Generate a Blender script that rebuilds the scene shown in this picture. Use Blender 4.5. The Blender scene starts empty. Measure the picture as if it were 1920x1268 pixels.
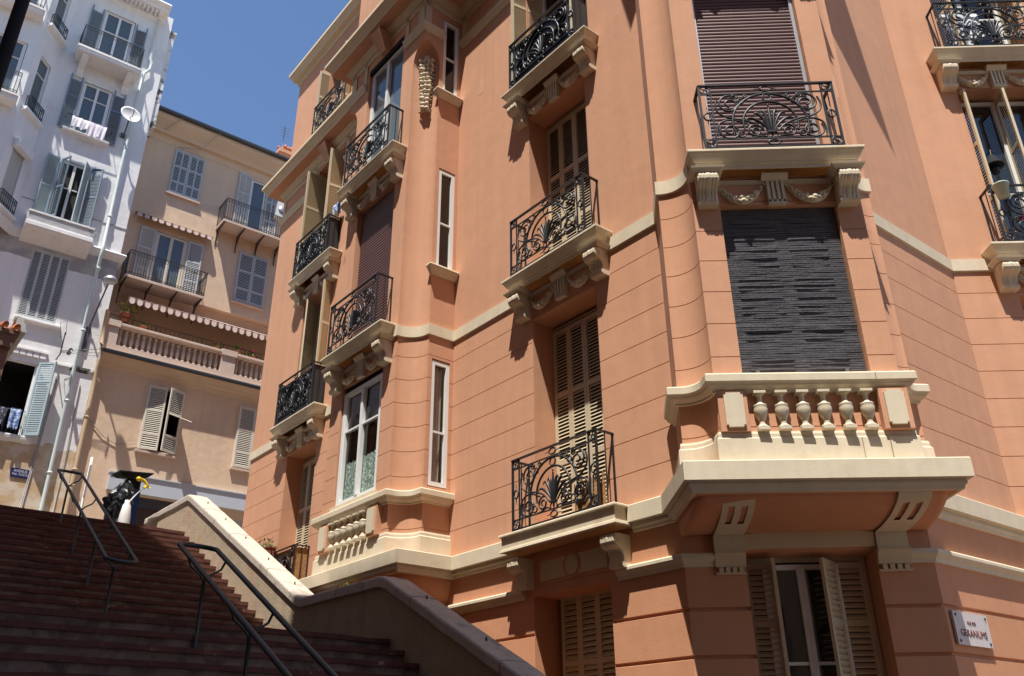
import bpy, math, random
from math import sin, cos, pi, radians as R
from mathutils import Vector, Matrix
random.seed(7)
scene = bpy.context.scene
COL = scene.collection

# ------------------------------------------------------------ camera, sky, sun, exposure
PITCH, ROLL, FPX = R(26.09), R(-0.438), 1616.0
fw = Vector((0, cos(PITCH), sin(PITCH)))
r0 = Vector((1, 0, 0)); u0 = Vector((0, -sin(PITCH), cos(PITCH)))
cr = cos(ROLL)*r0 + sin(ROLL)*u0
cu = -sin(ROLL)*r0 + cos(ROLL)*u0
cam = bpy.data.cameras.new('camera'); camo = bpy.data.objects.new('camera', cam); COL.objects.link(camo)
M = Matrix.Identity(4)
for i in range(3):
    M[i][0], M[i][1], M[i][2] = cr[i], cu[i], -fw[i]
camo.matrix_world = M
cam.sensor_width = 36; cam.lens = FPX/1920*36; cam.clip_start = .05; cam.clip_end = 3000
scene.camera = camo

SUN_DIR = Vector((-.098, -.322, .85)).normalized()      # towards the sun
sun_el = math.asin(SUN_DIR.z); sun_az = math.atan2(SUN_DIR.x, SUN_DIR.y)
w = bpy.data.worlds.new('World'); scene.world = w; w.use_nodes = True
nt = w.node_tree; nt.nodes.clear()
sky = nt.nodes.new('ShaderNodeTexSky'); sky.sky_type = 'NISHITA'; sky.sun_disc = False
sky.sun_elevation = sun_el; sky.sun_rotation = sun_az
sky.air_density = 1.0; sky.dust_density = .15; sky.ozone_density = 5; sky.altitude = 50
bg = nt.nodes.new('ShaderNodeBackground'); bg.inputs['Strength'].default_value = .10
wo = nt.nodes.new('ShaderNodeOutputWorld')
nt.links.new(sky.outputs[0], bg.inputs[0]); nt.links.new(bg.outputs[0], wo.inputs[0])
sl = bpy.data.lights.new('sun', 'SUN'); sl.energy = 4.6; sl.angle = R(.55); sl.color = (1, .955, .88)
so = bpy.data.objects.new('sun', sl); COL.objects.link(so)
so.rotation_euler = (-SUN_DIR).to_track_quat('-Z', 'Y').to_euler(); so.location = (0, -5, 30)
scene.view_settings.view_transform = 'Standard'; scene.view_settings.look = 'None'
scene.view_settings.exposure = .80; scene.view_settings.gamma = 1

# ------------------------------------------------------------ materials
def mat(name, rgb, rough=.85, var=.0, vscale=1.5, bump=.0, bscale=60, metal=0, spec=.4, streak=0, col2=None, c2scale=1, c2lo=.55, c2hi=.7, coat=0):
    m = bpy.data.materials.new(name); m.use_nodes = True
    n = m.node_tree.nodes; l = m.node_tree.links
    b = n['Principled BSDF']; b.inputs['Roughness'].default_value = rough
    b.inputs['Metallic'].default_value = metal; b.inputs['Specular IOR Level'].default_value = spec
    b.inputs['Base Color'].default_value = (*rgb, 1)
    if coat: b.inputs['Coat Weight'].default_value = coat
    geo = n.new('ShaderNodeNewGeometry')
    out = None
    if var or col2 or streak:
        rgbn = n.new('ShaderNodeRGB'); rgbn.outputs[0].default_value = (*rgb, 1); out = rgbn.outputs[0]
        def noise(scale, detail=5, rough_=.55, vec=None):
            t = n.new('ShaderNodeTexNoise'); t.inputs['Scale'].default_value = scale
            t.inputs['Detail'].default_value = detail; t.inputs['Roughness'].default_value = rough_
            l.new(vec or geo.outputs['Position'], t.inputs['Vector']); return t.outputs['Fac']
        def mul(fac, lo, hi, prev):
            mr = n.new('ShaderNodeMapRange'); mr.inputs['From Min'].default_value = .3; mr.inputs['From Max'].default_value = .7
            mr.inputs['To Min'].default_value = lo; mr.inputs['To Max'].default_value = hi
            l.new(fac, mr.inputs['Value'])
            v = n.new('ShaderNodeVectorMath'); v.operation = 'SCALE'
            l.new(prev, v.inputs[0]); l.new(mr.outputs[0], v.inputs['Scale']); return v.outputs[0]
        if col2:
            f = noise(c2scale, 8, .62)
            mr = n.new('ShaderNodeMapRange'); mr.inputs['From Min'].default_value = c2lo; mr.inputs['From Max'].default_value = c2hi
            l.new(f, mr.inputs['Value'])
            mx = n.new('ShaderNodeMix'); mx.data_type = 'RGBA'
            l.new(mr.outputs[0], mx.inputs['Factor']); l.new(out, mx.inputs['A']); mx.inputs['B'].default_value = (*col2, 1)
            out = mx.outputs['Result']
        if var:
            out = mul(noise(vscale), 1-var, 1+var, out)
            out = mul(noise(vscale*7), 1-var*.5, 1+var*.5, out)
        if streak:
            mp = n.new('ShaderNodeMapping'); mp.inputs['Scale'].default_value = (7, 7, .35)
            l.new(geo.outputs['Position'], mp.inputs['Vector'])
            out = mul(noise(1.0, 6, .6, mp.outputs[0]), 1-streak, 1+streak*.6, out)
        l.new(out, b.inputs['Base Color'])
    if bump:
        t = n.new('ShaderNodeTexNoise'); t.inputs['Scale'].default_value = bscale; t.inputs['Detail'].default_value = 6
        l.new(geo.outputs['Position'], t.inputs['Vector'])
        t2 = n.new('ShaderNodeTexNoise'); t2.inputs['Scale'].default_value = bscale*.06; t2.inputs['Detail'].default_value = 3
        l.new(geo.outputs['Position'], t2.inputs['Vector'])
        ad = n.new('ShaderNodeMath'); ad.operation = 'MULTIPLY_ADD'; ad.inputs[1].default_value = 2.5
        l.new(t2.outputs['Fac'], ad.inputs[0]); l.new(t.outputs['Fac'], ad.inputs[2])
        bp = n.new('ShaderNodeBump'); bp.inputs['Strength'].default_value = bump; bp.inputs['Distance'].default_value = .01
        l.new(ad.outputs[0], bp.inputs['Height']); l.new(bp.outputs[0], b.inputs['Normal'])
    return m

m_coral = mat('coral_stucco', (.605, .315, .188), .9, .055, .45, .18, 70, streak=.065)
m_coral_low = mat('coral_stucco_ground_floor', (.585, .280, .155), .9, .05, .45, .18, 70, streak=.05)
m_cream = mat('cream_stone', (.67, .575, .42), .8, .035, 2, .12, 60, streak=.07, col2=(.55, .455, .31), c2scale=2.6, c2lo=.56, c2hi=.80)
m_creamd = mat('cream_stucco_warm', (.61, .49, .325), .8, .05, 2, .12, 60)
m_iron = mat('black_iron', (.018, .019, .022), .42, spec=.5)
m_shut = mat('cream_shutter_paint', (.60, .50, .34), .55, .04, 3, .1, 80)
m_shutw = mat('warm_white_shutter', (.66, .60, .50), .6, .04, 3)
m_white = mat('white_window_paint', (.78, .78, .76), .4, .02, 4)
m_roll = mat('brown_roller_shutter', (.165, .085, .080), .5, .04, 3)
m_cane = mat('grey_cane_blind', (.11, .108, .12), .8, .14, 14, .6, 120)
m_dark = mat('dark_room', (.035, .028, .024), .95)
m_black = mat('black_gap', (.008, .008, .009), .9)
m_sheet = mat('dark_metal_sheet', (.03, .031, .035), .5)
m_wicker = mat('brown_reed_screen', (.36, .20, .08), .8, .35, 30, .5, 100)
m_curtain = mat('curtain_cloth', (.55, .42, .36), .9, .06, 6)
m_lace = mat('patterned_lace_curtain', (.26, .35, .31), .9, 0, 3, 0, 60, col2=(.78, .82, .78), c2scale=24, c2lo=.5, c2hi=.56)
m_whitewall = mat('white_stucco', (.81, .80, .79), .9, .035, .7, .5, 50, streak=.06, col2=(.62, .61, .60), c2scale=.9, c2lo=.60, c2hi=.78)
m_greyband = mat('grey_render', (.40, .385, .38), .95, .12, 3, .8, 60)
m_peel = mat('peeling_ochre_render', (.58, .42, .26), .95, .10, 2.5, .8, 50, col2=(.62, .56, .48), c2scale=1.6, c2lo=.47, c2hi=.56, streak=.08)
m_dirty = mat('dirty_white_render', (.70, .69, .68), .95, .05, 2, .6, 50, col2=(.08, .075, .07), c2scale=3.2, c2lo=.5, c2hi=.6)
m_beige = mat('beige_stucco', (.70, .515, .36), .9, .045, .8, .4, 60, streak=.05)
m_beiged = mat('beige_trim', (.68, .51, .35), .85, .05, 1.5, .3, 60)
m_pinkcream = mat('pinkish_cream_stone', (.60, .47, .39), .85, .05, 2, .3, 60)
m_gutter = mat('dark_zinc_gutter', (.045, .05, .06), .45, spec=.5)
m_blueshut = mat('blue_grey_shutter', (.34, .43, .46), .55, .04, 3)
m_bluedark = mat('slate_blue_shutter', (.17, .23, .28), .55, .04, 3)
m_greyshut = mat('pale_grey_shutter', (.50, .52, .52), .6, .04, 3)
m_pipe = mat('pale_green_drainpipe', (.64, .71, .69), .5, .05, 3)
m_bpipe = mat('tan_drainpipe', (.55, .40, .25), .6, .06, 3)
m_step = mat('worn_stair_concrete', (.23, .150, .112), .95, .18, 2.2, .7, 50, col2=(.115, .070, .055), c2scale=4, c2lo=.45, c2hi=.62)
m_nosing = mat('brick_red_nosing', (.125, .044, .032), .85, .25, 5, .8, 60, col2=(.34, .26, .20), c2scale=5, c2lo=.66, c2hi=.72)
m_para = mat('parapet_render', (.40, .305, .21), .95, .08, 1.8, .8, 45, col2=(.36, .22, .12), c2scale=.9, c2lo=.56, c2hi=.70, streak=.10)
m_cap = mat('parapet_stone_cap', (.50, .43, .355), .85, .09, 3, .7, 40, col2=(.30, .24, .20), c2scale=4, c2lo=.55, c2hi=.68)
m_asphalt = mat('street_paving', (.16, .12, .09), .95, .15, 3, .5, 80)
m_pave = mat('pavement_stone', (.24, .20, .17), .95, .1, 2, .5, 60)
m_rail = mat('dark_green_handrail', (.035, .048, .046), .45, .15, 8, spec=.5)
m_tile = mat('terracotta_tile', (.50, .17, .07), .85, .2, 9, .5, 60)
m_plaster = mat('brown_plaster', (.23, .14, .11), .95, .1, 2, .7, 50)
m_plaster_dark = mat('dark_joint_dirt', (.13, .095, .07), .95)
m_blue = mat('deep_blue_panel', (.006, .035, .16), .35, .05, 3)
m_bag = mat('black_plastic_bag', (.015, .016, .018), .28, spec=.6)
m_yellow = mat('yellow_plastic', (.75, .50, .02), .4)
m_jug = mat('white_plastic', (.72, .70, .66), .4)
m_plaque = mat('white_marble', (.60, .56, .55), .45, .06, 12)
m_redink = mat('dark_red_lettering', (.17, .06, .06), .7)
m_navy = mat('navy_enamel', (.012, .016, .10), .35)
m_leaf = mat('green_leaves', (.10, .16, .035), .6, .3, 15)
m_yleaf = mat('yellow_flower', (.70, .55, .05), .6)
m_pink = mat('pink_flower', (.75, .12, .30), .6)
m_pot = mat('terracotta_pot', (.30, .10, .06), .8, .1, 8)
m_bluecloth = mat('blue_patterned_cloth', (.10, .19, .42), .9, 0, 3, .3, 60, col2=(.5, .55, .68), c2scale=14, c2lo=.48, c2hi=.55)
m_wcloth = mat('white_laundry', (.80, .75, .77), .9, .05, 6, .3, 60, col2=(.55, .42, .55), c2scale=9, c2lo=.60, c2hi=.68)
m_fascia = mat('grey_white_shop_fascia', (.50, .54, .60), .5, .03, 2)
m_silver = mat('grey_metal', (.42, .42, .43), .4, .05, 4, metal=.6)
m_antenna = mat('antenna_alloy', (.12, .12, .13), .5, metal=.5)

def glass_mat(name, tint=(.02, .025, .03), trans=.0):
    m = bpy.data.materials.new(name); m.use_nodes = True
    n = m.node_tree.nodes; l = m.node_tree.links; b = n['Principled BSDF']
    b.inputs['Base Color'].default_value = (*tint, 1); b.inputs['Roughness'].default_value = .03
    b.inputs['Specular IOR Level'].default_value = .8; b.inputs['IOR'].default_value = 1.6
    geo = n.new('ShaderNodeNewGeometry')
    t = n.new('ShaderNodeTexNoise'); t.inputs['Scale'].default_value = 1.3; l.new(geo.outputs['Position'], t.inputs['Vector'])
    bp = n.new('ShaderNodeBump'); bp.inputs['Strength'].default_value = .12; bp.inputs['Distance'].default_value = .02
    l.new(t.outputs['Fac'], bp.inputs['Height']); l.new(bp.outputs[0], b.inputs['Normal'])
    if trans:
        tr = n.new('ShaderNodeBsdfTransparent'); tr.inputs[0].default_value = (.85, .9, .88, 1)
        mx = n.new('ShaderNodeMixShader'); mx.inputs[0].default_value = trans
        gl = n.new('ShaderNodeBsdfGlossy'); gl.inputs['Roughness'].default_value = .02
        l.new(bp.outputs[0], gl.inputs['Normal'])
        lw = n.new('ShaderNodeLayerWeight'); lw.inputs['Blend'].default_value = .5      # same from both sides, so sun passes in
        pw = n.new('ShaderNodeMath'); pw.operation = 'POWER'; pw.inputs[1].default_value = 4; l.new(lw.outputs['Facing'], pw.inputs[0])
        ma = n.new('ShaderNodeMath'); ma.operation = 'MULTIPLY_ADD'; ma.inputs[1].default_value = .85; ma.inputs[2].default_value = .08; l.new(pw.outputs[0], ma.inputs[0])
        l.new(ma.outputs[0], mx.inputs[0]); l.new(tr.outputs[0], mx.inputs[1]); l.new(gl.outputs[0], mx.inputs[2])
        l.new(mx.outputs[0], n['Material Output'].inputs['Surface'])
    return m
m_glass = glass_mat('window_glass')
m_clear = glass_mat('clear_window_glass', trans=.5)
m_glassb = glass_mat('blue_window_glass', (.11, .14, .165)); m_glassb.node_tree.nodes['Principled BSDF'].inputs['Specular IOR Level'].default_value = .4

# ------------------------------------------------------------ object helpers
def setp(o, label=None, cat=None, group=None, kind=None):
    if label: o['label'] = label
    if cat: o['category'] = cat
    if group: o['group'] = group
    if kind: o['kind'] = kind
    return o
def empty(name, loc, label, cat, group=None, rz=0):
    o = bpy.data.objects.new(name, None); COL.objects.link(o)
    o.location = loc; o.rotation_euler = (0, 0, rz); o.empty_display_size = .3
    return setp(o, label, cat, group)

class MB:
    def __init__(s): s.v = []; s.f = []; s.m = []; s.sm = []
    def add(s, vs, fs, mi=0, smooth=False):
        o = len(s.v); s.v += [tuple(v) for v in vs]
        for f in fs: s.f.append([i+o for i in f]); s.m.append(mi); s.sm.append(smooth)
    def box(s, x0, x1, y0, y1, z0, z1, mi=0):
        if x0 > x1: x0, x1 = x1, x0
        if y0 > y1: y0, y1 = y1, y0
        if z0 > z1: z0, z1 = z1, z0
        s.add([(x0,y0,z0),(x1,y0,z0),(x1,y1,z0),(x0,y1,z0),(x0,y0,z1),(x1,y0,z1),(x1,y1,z1),(x0,y1,z1)],
              [(0,3,2,1),(4,5,6,7),(0,1,5,4),(1,2,6,5),(2,3,7,6),(3,0,4,7)], mi)
    def tube(s, pts, r, sides=6, closed=False, mi=0, taper=None, flat=1.0):
        pts = [Vector(p) for p in pts]; n = len(pts)
        if n < 2: return
        vs = []; up0 = None
        for i, p in enumerate(pts):
            if closed: d = pts[(i+1) % n]-pts[i-1]
            else: d = pts[min(i+1, n-1)]-pts[max(i-1, 0)]
            if d.length < 1e-9: d = Vector((0, 0, 1))
            d.normalize()
            if up0 is None:
                a = Vector((0, 1, 0)) if abs(d.y) < .9 else Vector((1, 0, 0))
                up0 = (a-d*a.dot(d)).normalized()
            else:
                up0 = (up0-d*up0.dot(d))
                up0 = up0.normalized() if up0.length > 1e-6 else Vector((0, 1, 0))
            sd = d.cross(up0)
            rr = r*(taper(i/(n-1)) if taper else 1)
            for k in range(sides):
                a = 2*pi*k/sides + pi/sides
                vs.append(p+up0*cos(a)*rr*flat+sd*sin(a)*rr)
        fs = []
        for i in range(n if closed else n-1):
            j = (i+1) % n
            for k in range(sides):
                k2 = (k+1) % sides
                fs.append((i*sides+k, i*sides+k2, j*sides+k2, j*sides+k))
        if not closed:
            fs.append(tuple(range(sides))); fs.append(tuple((n-1)*sides+k for k in reversed(range(sides))))
        s.add(vs, fs, mi, sides > 4)
    def lathe(s, prof, c=(0,0,0), sides=14, mi=0, smooth=True):
        vs = []; n = len(prof)
        for r_, z in prof:
            for k in range(sides):
                a = 2*pi*k/sides; vs.append((c[0]+r_*cos(a), c[1]+r_*sin(a), c[2]+z))
        fs = []
        for i in range(n-1):
            for k in range(sides):
                k2 = (k+1) % sides; fs.append((i*sides+k, i*sides+k2, (i+1)*sides+k2, (i+1)*sides+k))
        fs.append(tuple(reversed(range(sides)))); fs.append(tuple((n-1)*sides+k for k in range(sides)))
        s.add(vs, fs, mi, smooth)
    def ball(s, c, r, mi=0, seg=8, sq=(1,1,1)):
        vs = []; fs = []; rings = max(4, seg//2+1)
        for i in range(rings+1):
            th = pi*i/rings
            for k in range(seg):
                a = 2*pi*k/seg; vs.append((c[0]+r*sq[0]*sin(th)*cos(a), c[1]+r*sq[1]*sin(th)*sin(a), c[2]+r*sq[2]*cos(th)))
        for i in range(rings):
            for k in range(seg):
                k2 = (k+1) % seg; fs.append((i*seg+k, (i+1)*seg+k, (i+1)*seg+k2, i*seg+k2))
        s.add(vs, fs, mi, True)
    def prism_x(s, poly, x0, x1, mi=0, smooth=False):       # poly in (y,z) extruded along x
        n = len(poly)
        vs = [(x0, y, z) for y, z in poly]+[(x1, y, z) for y, z in poly]
        fs = [(i, (i+1) % n, (i+1) % n+n, i+n) for i in range(n)]
        s.add(vs, fs, mi, smooth)
        s.add(vs, [tuple(reversed(range(n))), tuple(range(n, 2*n))], mi)
    def prism_y(s, poly, y0, y1, mi=0):                     # poly in (x,z) extruded along y
        n = len(poly)
        vs = [(x, y0, z) for x, z in poly]+[(x, y1, z) for x, z in poly]
        fs = [tuple(range(n)), tuple(reversed(range(n, 2*n)))]+[((i+1) % n, i, i+n, (i+1) % n+n) for i in range(n)]
        s.add(vs, fs, mi)
    def sweep(s, prof, path, mi=0, smooth=False, caps=True, closed=False):
        """prof: (out,z) list, top to bottom; path: plan points, outward is to the right of travel"""
        n = len(path); nn = mitres(path, closed)
        vs = []
        for (x, y), (a, b) in zip(path, nn):
            for o, z in prof: vs.append((x+a*o, y+b*o, z))
        k = len(prof); fs = []
        for i in range(n if closed else n-1):
            j = (i+1) % n
            for q in range(k-1): fs.append((i*k+q, i*k+q+1, j*k+q+1, j*k+q))
        s.add(vs, fs, mi, smooth)
        if caps and not closed: s.add(vs, [tuple(reversed(range(k))), tuple((n-1)*k+q for q in range(k))], mi)
    def build(s, name, mats, parent=None, loc=(0,0,0), rz=0, rot=None):
        me = s.mesh(name, mats)
        return link(name, me, parent, loc, rz, rot)
    def mesh(s, name, mats):
        me = bpy.data.meshes.new(name); me.from_pydata(s.v, [], s.f)
        for m in (mats if isinstance(mats, (list, tuple)) else [mats]): me.materials.append(m)
        me.polygons.foreach_set('material_index', s.m); me.polygons.foreach_set('use_smooth', s.sm)
        me.update(); return me
def link(name, me, parent=None, loc=(0,0,0), rz=0, rot=None):
    o = bpy.data.objects.new(name, me); COL.objects.link(o)
    if parent: o.parent = parent
    o.location = loc; o.rotation_euler = rot if rot else (0, 0, rz)
    return o
def mitres(path, closed=False):
    n = len(path); seg = []
    for i in range(n if closed else n-1):
        x0, y0 = path[i]; x1, y1 = path[(i+1) % n]
        dx, dy = x1-x0, y1-y0; L = math.hypot(dx, dy)
        seg.append((dy/L, -dx/L) if L > 1e-7 else None)
    for i in range(len(seg)):
        if seg[i] is None: seg[i] = seg[i-1] if i and seg[i-1] else next(q for q in seg[i:] if q)
    out = []
    for i in range(n):
        if closed: a, b = seg[i-1], seg[i]
        else: a = seg[max(i-1, 0)]; b = seg[min(i, len(seg)-1)]
        d = 1+a[0]*b[0]+a[1]*b[1]
        if d < .2: d = .2
        out.append(((a[0]+b[0])/d, (a[1]+b[1])/d))
    return out

# ------------------------------------------------------------ the plan: long facade line (t along it, n out of it)
AZ = R(-39.3); T = Vector((sin(AZ), cos(AZ))); N = Vector((-cos(AZ), sin(AZ))); P0 = Vector((1.746, 8.706))
def P(t, n): v = P0+T*t+N*n; return (v.x, v.y)
class Frame:                                              # wall frame: u right, off outwards, z up
    def __init__(s, o, az):
        s.o = Vector(o); s.az = az; s.D = Vector((sin(az), cos(az))); s.N = Vector((s.D.y, -s.D.x)); s.rz = math.atan2(s.D.y, s.D.x)
    def pt(s, u, off, z=None):
        v = s.o+s.D*u+s.N*off
        return (v.x, v.y) if z is None else Vector((v.x, v.y, z))
FL = Frame(P(0, 0), AZ+pi)
FF = Frame((2.90, 7.80), R(91.9))
FG = Frame((1.71, 8.75), math.atan2(4.13-1.71, 8.58-8.75))
FO = Frame((4.13, 8.58), R(52.2))
FR = Frame((5.84, 9.90), R(91.5))
FW = Frame(P(17.4, 2.25), R(52.5))
FB = Frame(P(17.5, 2.25), R(51.7))
FU = Frame(P(18.1, 2.25), R(51.7))
def put(root, name, me, F, u, off, z, extra_rz=0):
    p = F.pt(u, off, z)
    return link(name, me, root, p-Vector(root.location), F.rz+extra_rz)
def sub(parent, name, me, loc=(0,0,0), rz=0, rot=None):
    return link(name, me, parent, loc, rz, rot)

GZ = -1.6
# ------------------------------------------------------------ ground, street, steps
FB_T = 17.5
def quad_nt(t0, t1, n0, n1, z): return [(*P(t0, n0), z), (*P(t0, n1), z), (*P(t1, n1), z), (*P(t1, n0), z)]
g = MB(); g.add([(-400,-400,GZ),(400,-400,GZ),(400,400,GZ),(-400,400,GZ)], [(0,1,2,3)])
setp(g.build('ground', m_asphalt), kind='structure')
RISE, GO = .155, .305
st = MB()
def add_step(t, z, n0=1.46, n1=9.0, depth=.36):
    # tread slab with a brick-red nosing, riser below it; edges are slightly uneven
    k = 26; vs = []; rnd = random.Random(int(t*1000))
    for i in range(k+1):
        n = n0+(n1-n0)*i/k; j = rnd.uniform(-.006, .006); dz = rnd.uniform(-.005, .003)
        if rnd.random() < .06: dz -= .012; j -= .01
        a = P(t-.025+j, n); b = P(t+j*.5, n); c = P(t+depth, n)
        vs += [(*c, z), (a[0], a[1], z+dz), (a[0], a[1], z-.05+dz*.5), (*b, z-.05), (*b, z-RISE-.02)]
    fs = []; fm = []
    for i in range(k):
        for q in range(4):
            fs.append((i*5+q, i*5+q+1, (i+1)*5+q+1, (i+1)*5+q)); fm.append((0, 1, 1, 0)[q])
    for f, m_ in zip(fs, fm): st.add([vs[x] for x in f], [(0, 1, 2, 3)], m_)
for k in range(18): add_step(3.2-GO*k, 1.24-RISE*k, depth=(2.7 if k == 0 else .36))
for k in range(17): add_step(5.8+GO*k, 1.24+RISE*(k+1), depth=(.4 if k < 16 else .5))
setp(st.build('steps', [m_step, m_nosing]), kind='structure')
g = MB()
g.add(quad_nt(10.95, 17.6, -14, 16, 3.872), [(0,3,2,1)])
g.add([(*P(10.95, n), z) for n, z in ((-14, 3.872), (1.2, 3.872), (1.2, GZ), (-14, GZ))], [(0,1,2,3)])
setp(g.build('upper_street', m_pave), kind='structure')

# parapet beside the steps
pr = empty('parapet_wall', (*P(3, 1.3), GZ), 'rendered parapet wall with rounded stone cap stepping up beside the stairs', 'wall')
prof = [(-2.6, -1.17), (3.41, 1.85), (5.57, 1.87), (10.69, 4.47), (13.2, 4.50)]
b = MB()
poly = [(t, z) for t, z in prof]
lo = [(-2.6, GZ-.2), (3.41, GZ-.2), (5.57, GZ-.2), (10.69, GZ-.2), (13.2, GZ-.2)]
for nn_ in (1.46, 1.16):
    vs = [(*P(t, nn_), z+.01) for t, z in poly]+[(*P(t, nn_), z) for t, z in lo]
    fs = [(i, i+1, i+6, i+5) if nn_ < 1.3 else (i+1, i, i+5, i+6) for i in range(4)]
    b.add(vs, fs)
for t, z in (poly[-1], poly[0]): b.add([(*P(t, 1.16), GZ-.2), (*P(t, 1.46), GZ-.2), (*P(t, 1.46), z), (*P(t, 1.16), z)], [(0,1,2,3)])
b.v = [tuple(Vector(v)-Vector(pr.location)) for v in b.v]
b.build('wall_body', m_para, pr)
c = MB()
# centre path, with rounded kinks
def round_path(pts, rad=.13, k=5):
    out = [Vector(pts[0])]
    for i in range(1, len(pts)-1):
        a, b_, c_ = Vector(pts[i-1]), Vector(pts[i]), Vector(pts[i+1])
        d0 = (a-b_).normalized(); d1 = (c_-b_).normalized()
        p0_, p1_ = b_+d0*rad, b_+d1*rad
        for q in range(k+1):
            s_ = q/k; out.append(p0_*(1-s_)**2+b_*2*s_*(1-s_)+p1_*s_*s_)
    out.append(Vector(pts[-1])); return out
pathc = round_path(prof)
def rs(a): return (a[0], a[1])
xs = []
for i in range(len(pathc)):
    xs.append(pathc[i])
# densify
den = []
for a, b_ in zip(xs[:-1], xs[1:]):
    k = max(1, int((b_-a).length/.25))
    for q in range(k): den.append(a.lerp(b_, q/k))
den.append(xs[-1])
sect = [(-.03, .0), (-.034, .01), (-.034, .095), (-.026, .115), (-.008, .124), (.15, .13), (.308, .124), (.326, .115), (.334, .095), (.334, .01), (.33, 0)]
rnd = random.Random(3); vs = []
for p in den:
    j = rnd.uniform(-.004, .004)
    for a, h in sect:
        x, y = P(p.x, 1.46-a); vs.append((x-pr.location.x, y-pr.location.y, p.y+h*1.05+j-pr.location.z))
k = len(sect)
fs = [(i*k+q, (i+1)*k+q, (i+1)*k+(q+1) % k, i*k+(q+1) % k) for i in range(len(den)-1) for q in range(k)]
c.add(vs, fs, 0, False); c.add(vs, [tuple(range(k)), tuple((len(den)-1)*k+q for q in reversed(range(k)))])
c.build('stone_cap', m_cap, pr)
for t in (1.15, 2.75, 4.5, 6.7, 8.35, 9.75):
    zz = 1.85+(t-3.41)*.502 if t < 3.41 else (1.86 if t < 5.57 else 1.87+(t-5.57)*.508)
    j_ = MB(); sl_ = .004; vs = []
    for dt in (-sl_, sl_):
        for a, h in sect:
            x, y = P(t+dt, 1.46-(a+(.0015 if a > .15 else -.0015))); vs.append((x-pr.location.x, y-pr.location.y, zz+dt*(.0 if 3.41 < t < 5.57 else .505)+h*1.05+(.0025 if h > .11 else 0)-pr.location.z))
    k_ = len(sect); j_.add(vs, [(q, (q+1) % k_, k_+(q+1) % k_, k_+q) for q in range(k_)]+[tuple(range(k_)), tuple(k_+q for q in reversed(range(k_)))])
    j_.build('coping_joint', m_plaster_dark, pr)
for t, z in ((.6, 0), (1.6, 0), (2.7, 0), (6.1, 0), (7.1, 0), (8.1, 0), (9.1, 0), (10.1, 0)):
    zz = 1.85+(t-3.41)*.502 if t < 3.41 else 1.87+(t-5.57)*.508
    s_ = MB(); s_.lathe([(.010, 0), (.010, .035), (.006, .042)], sides=8)
    x, y = P(t, 1.31); s_.build('stud', m_iron, pr, (x-pr.location.x, y-pr.location.y, zz+.132-pr.location.z))

# ------------------------------------------------------------ handrails
def handrail(t0, t1, z0, slope, nL, nR, posts, label, base):
    """two parallel tubes joined by a curved end at top and bottom, on Y-shaped posts"""
    root = empty('stair_handrail', (*P(t0, (nL+nR)/2), base(t0)), label, 'handrail', 'tubular handrails on the steps')
    ox = Vector(root.location)
    def q(t, n, z): return Vector((*P(t, n), z))-ox
    zz = lambda t: z0+(t-t0)*slope
    pts = []
    for i in range(9): pts.append(q(t0+(t1-t0)*i/8, nL, zz(t0+(t1-t0)*i/8)))
    for i in range(1, 10):
        a = pi*i/10; tt = t1+.16*sin(a); nn = (nL+nR)/2+(nL-nR)/2*cos(a)
        pts.append(q(tt, nn, zz(t1)+.05*sin(a)))
    for i in range(9): t = t1-(t1-t0)*i/8; pts.append(q(t, nR, zz(t)))
    for i in range(1, 10):
        a = pi*i/10; tt = t0-.10*sin(a); nn = (nL+nR)/2-(nL-nR)/2*cos(a)
        pts.append(q(tt, nn, zz(t0)-.05*sin(a)))
    m_ = MB(); m_.tube(pts, .024, 10, closed=True); m_.build('rail_tube', m_rail, root)
    nc = (nL+nR)/2
    for t in posts:
        p = MB(); zb = base(t); zt = zz(t)
        p.tube([q(t, nc, zb), q(t, nc, zt-.2)], .017, 8)
        for s_ in (nL, nR):
            p.tube([q(t, nc, zt-.24), q(t, nc+(s_-nc)*.25, zt-.17), q(t, nc+(s_-nc)*.8, zt-.10), q(t, s_, zt-.01)], .012, 6)
        p.lathe([(.03, 0), (.03, .012), (.018, .016)], q(t, nc, zb), 8)
        p.build('post', m_rail, root)
    return root
def stair_z(t):
    if t < 3.2: return 1.24-RISE*math.ceil((3.2-t)/GO)
    if t < 5.8: return 1.24
    return 1.24+RISE*(math.floor((t-5.8)/GO)+1)
handrail(-1.2, 3.15, -.29, .515, 3.98, 3.60, [-.9, .2, 1.62, 2.86], 'near dark handrail rising over the lower flight to the landing', stair_z)
handrail(6.1, 10.2, 2.33, .525, 3.90, 3.53, [6.37, 7.56, 8.82, 10.1], 'far dark handrail on the upper flight ending near the top step', stair_z)

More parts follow.
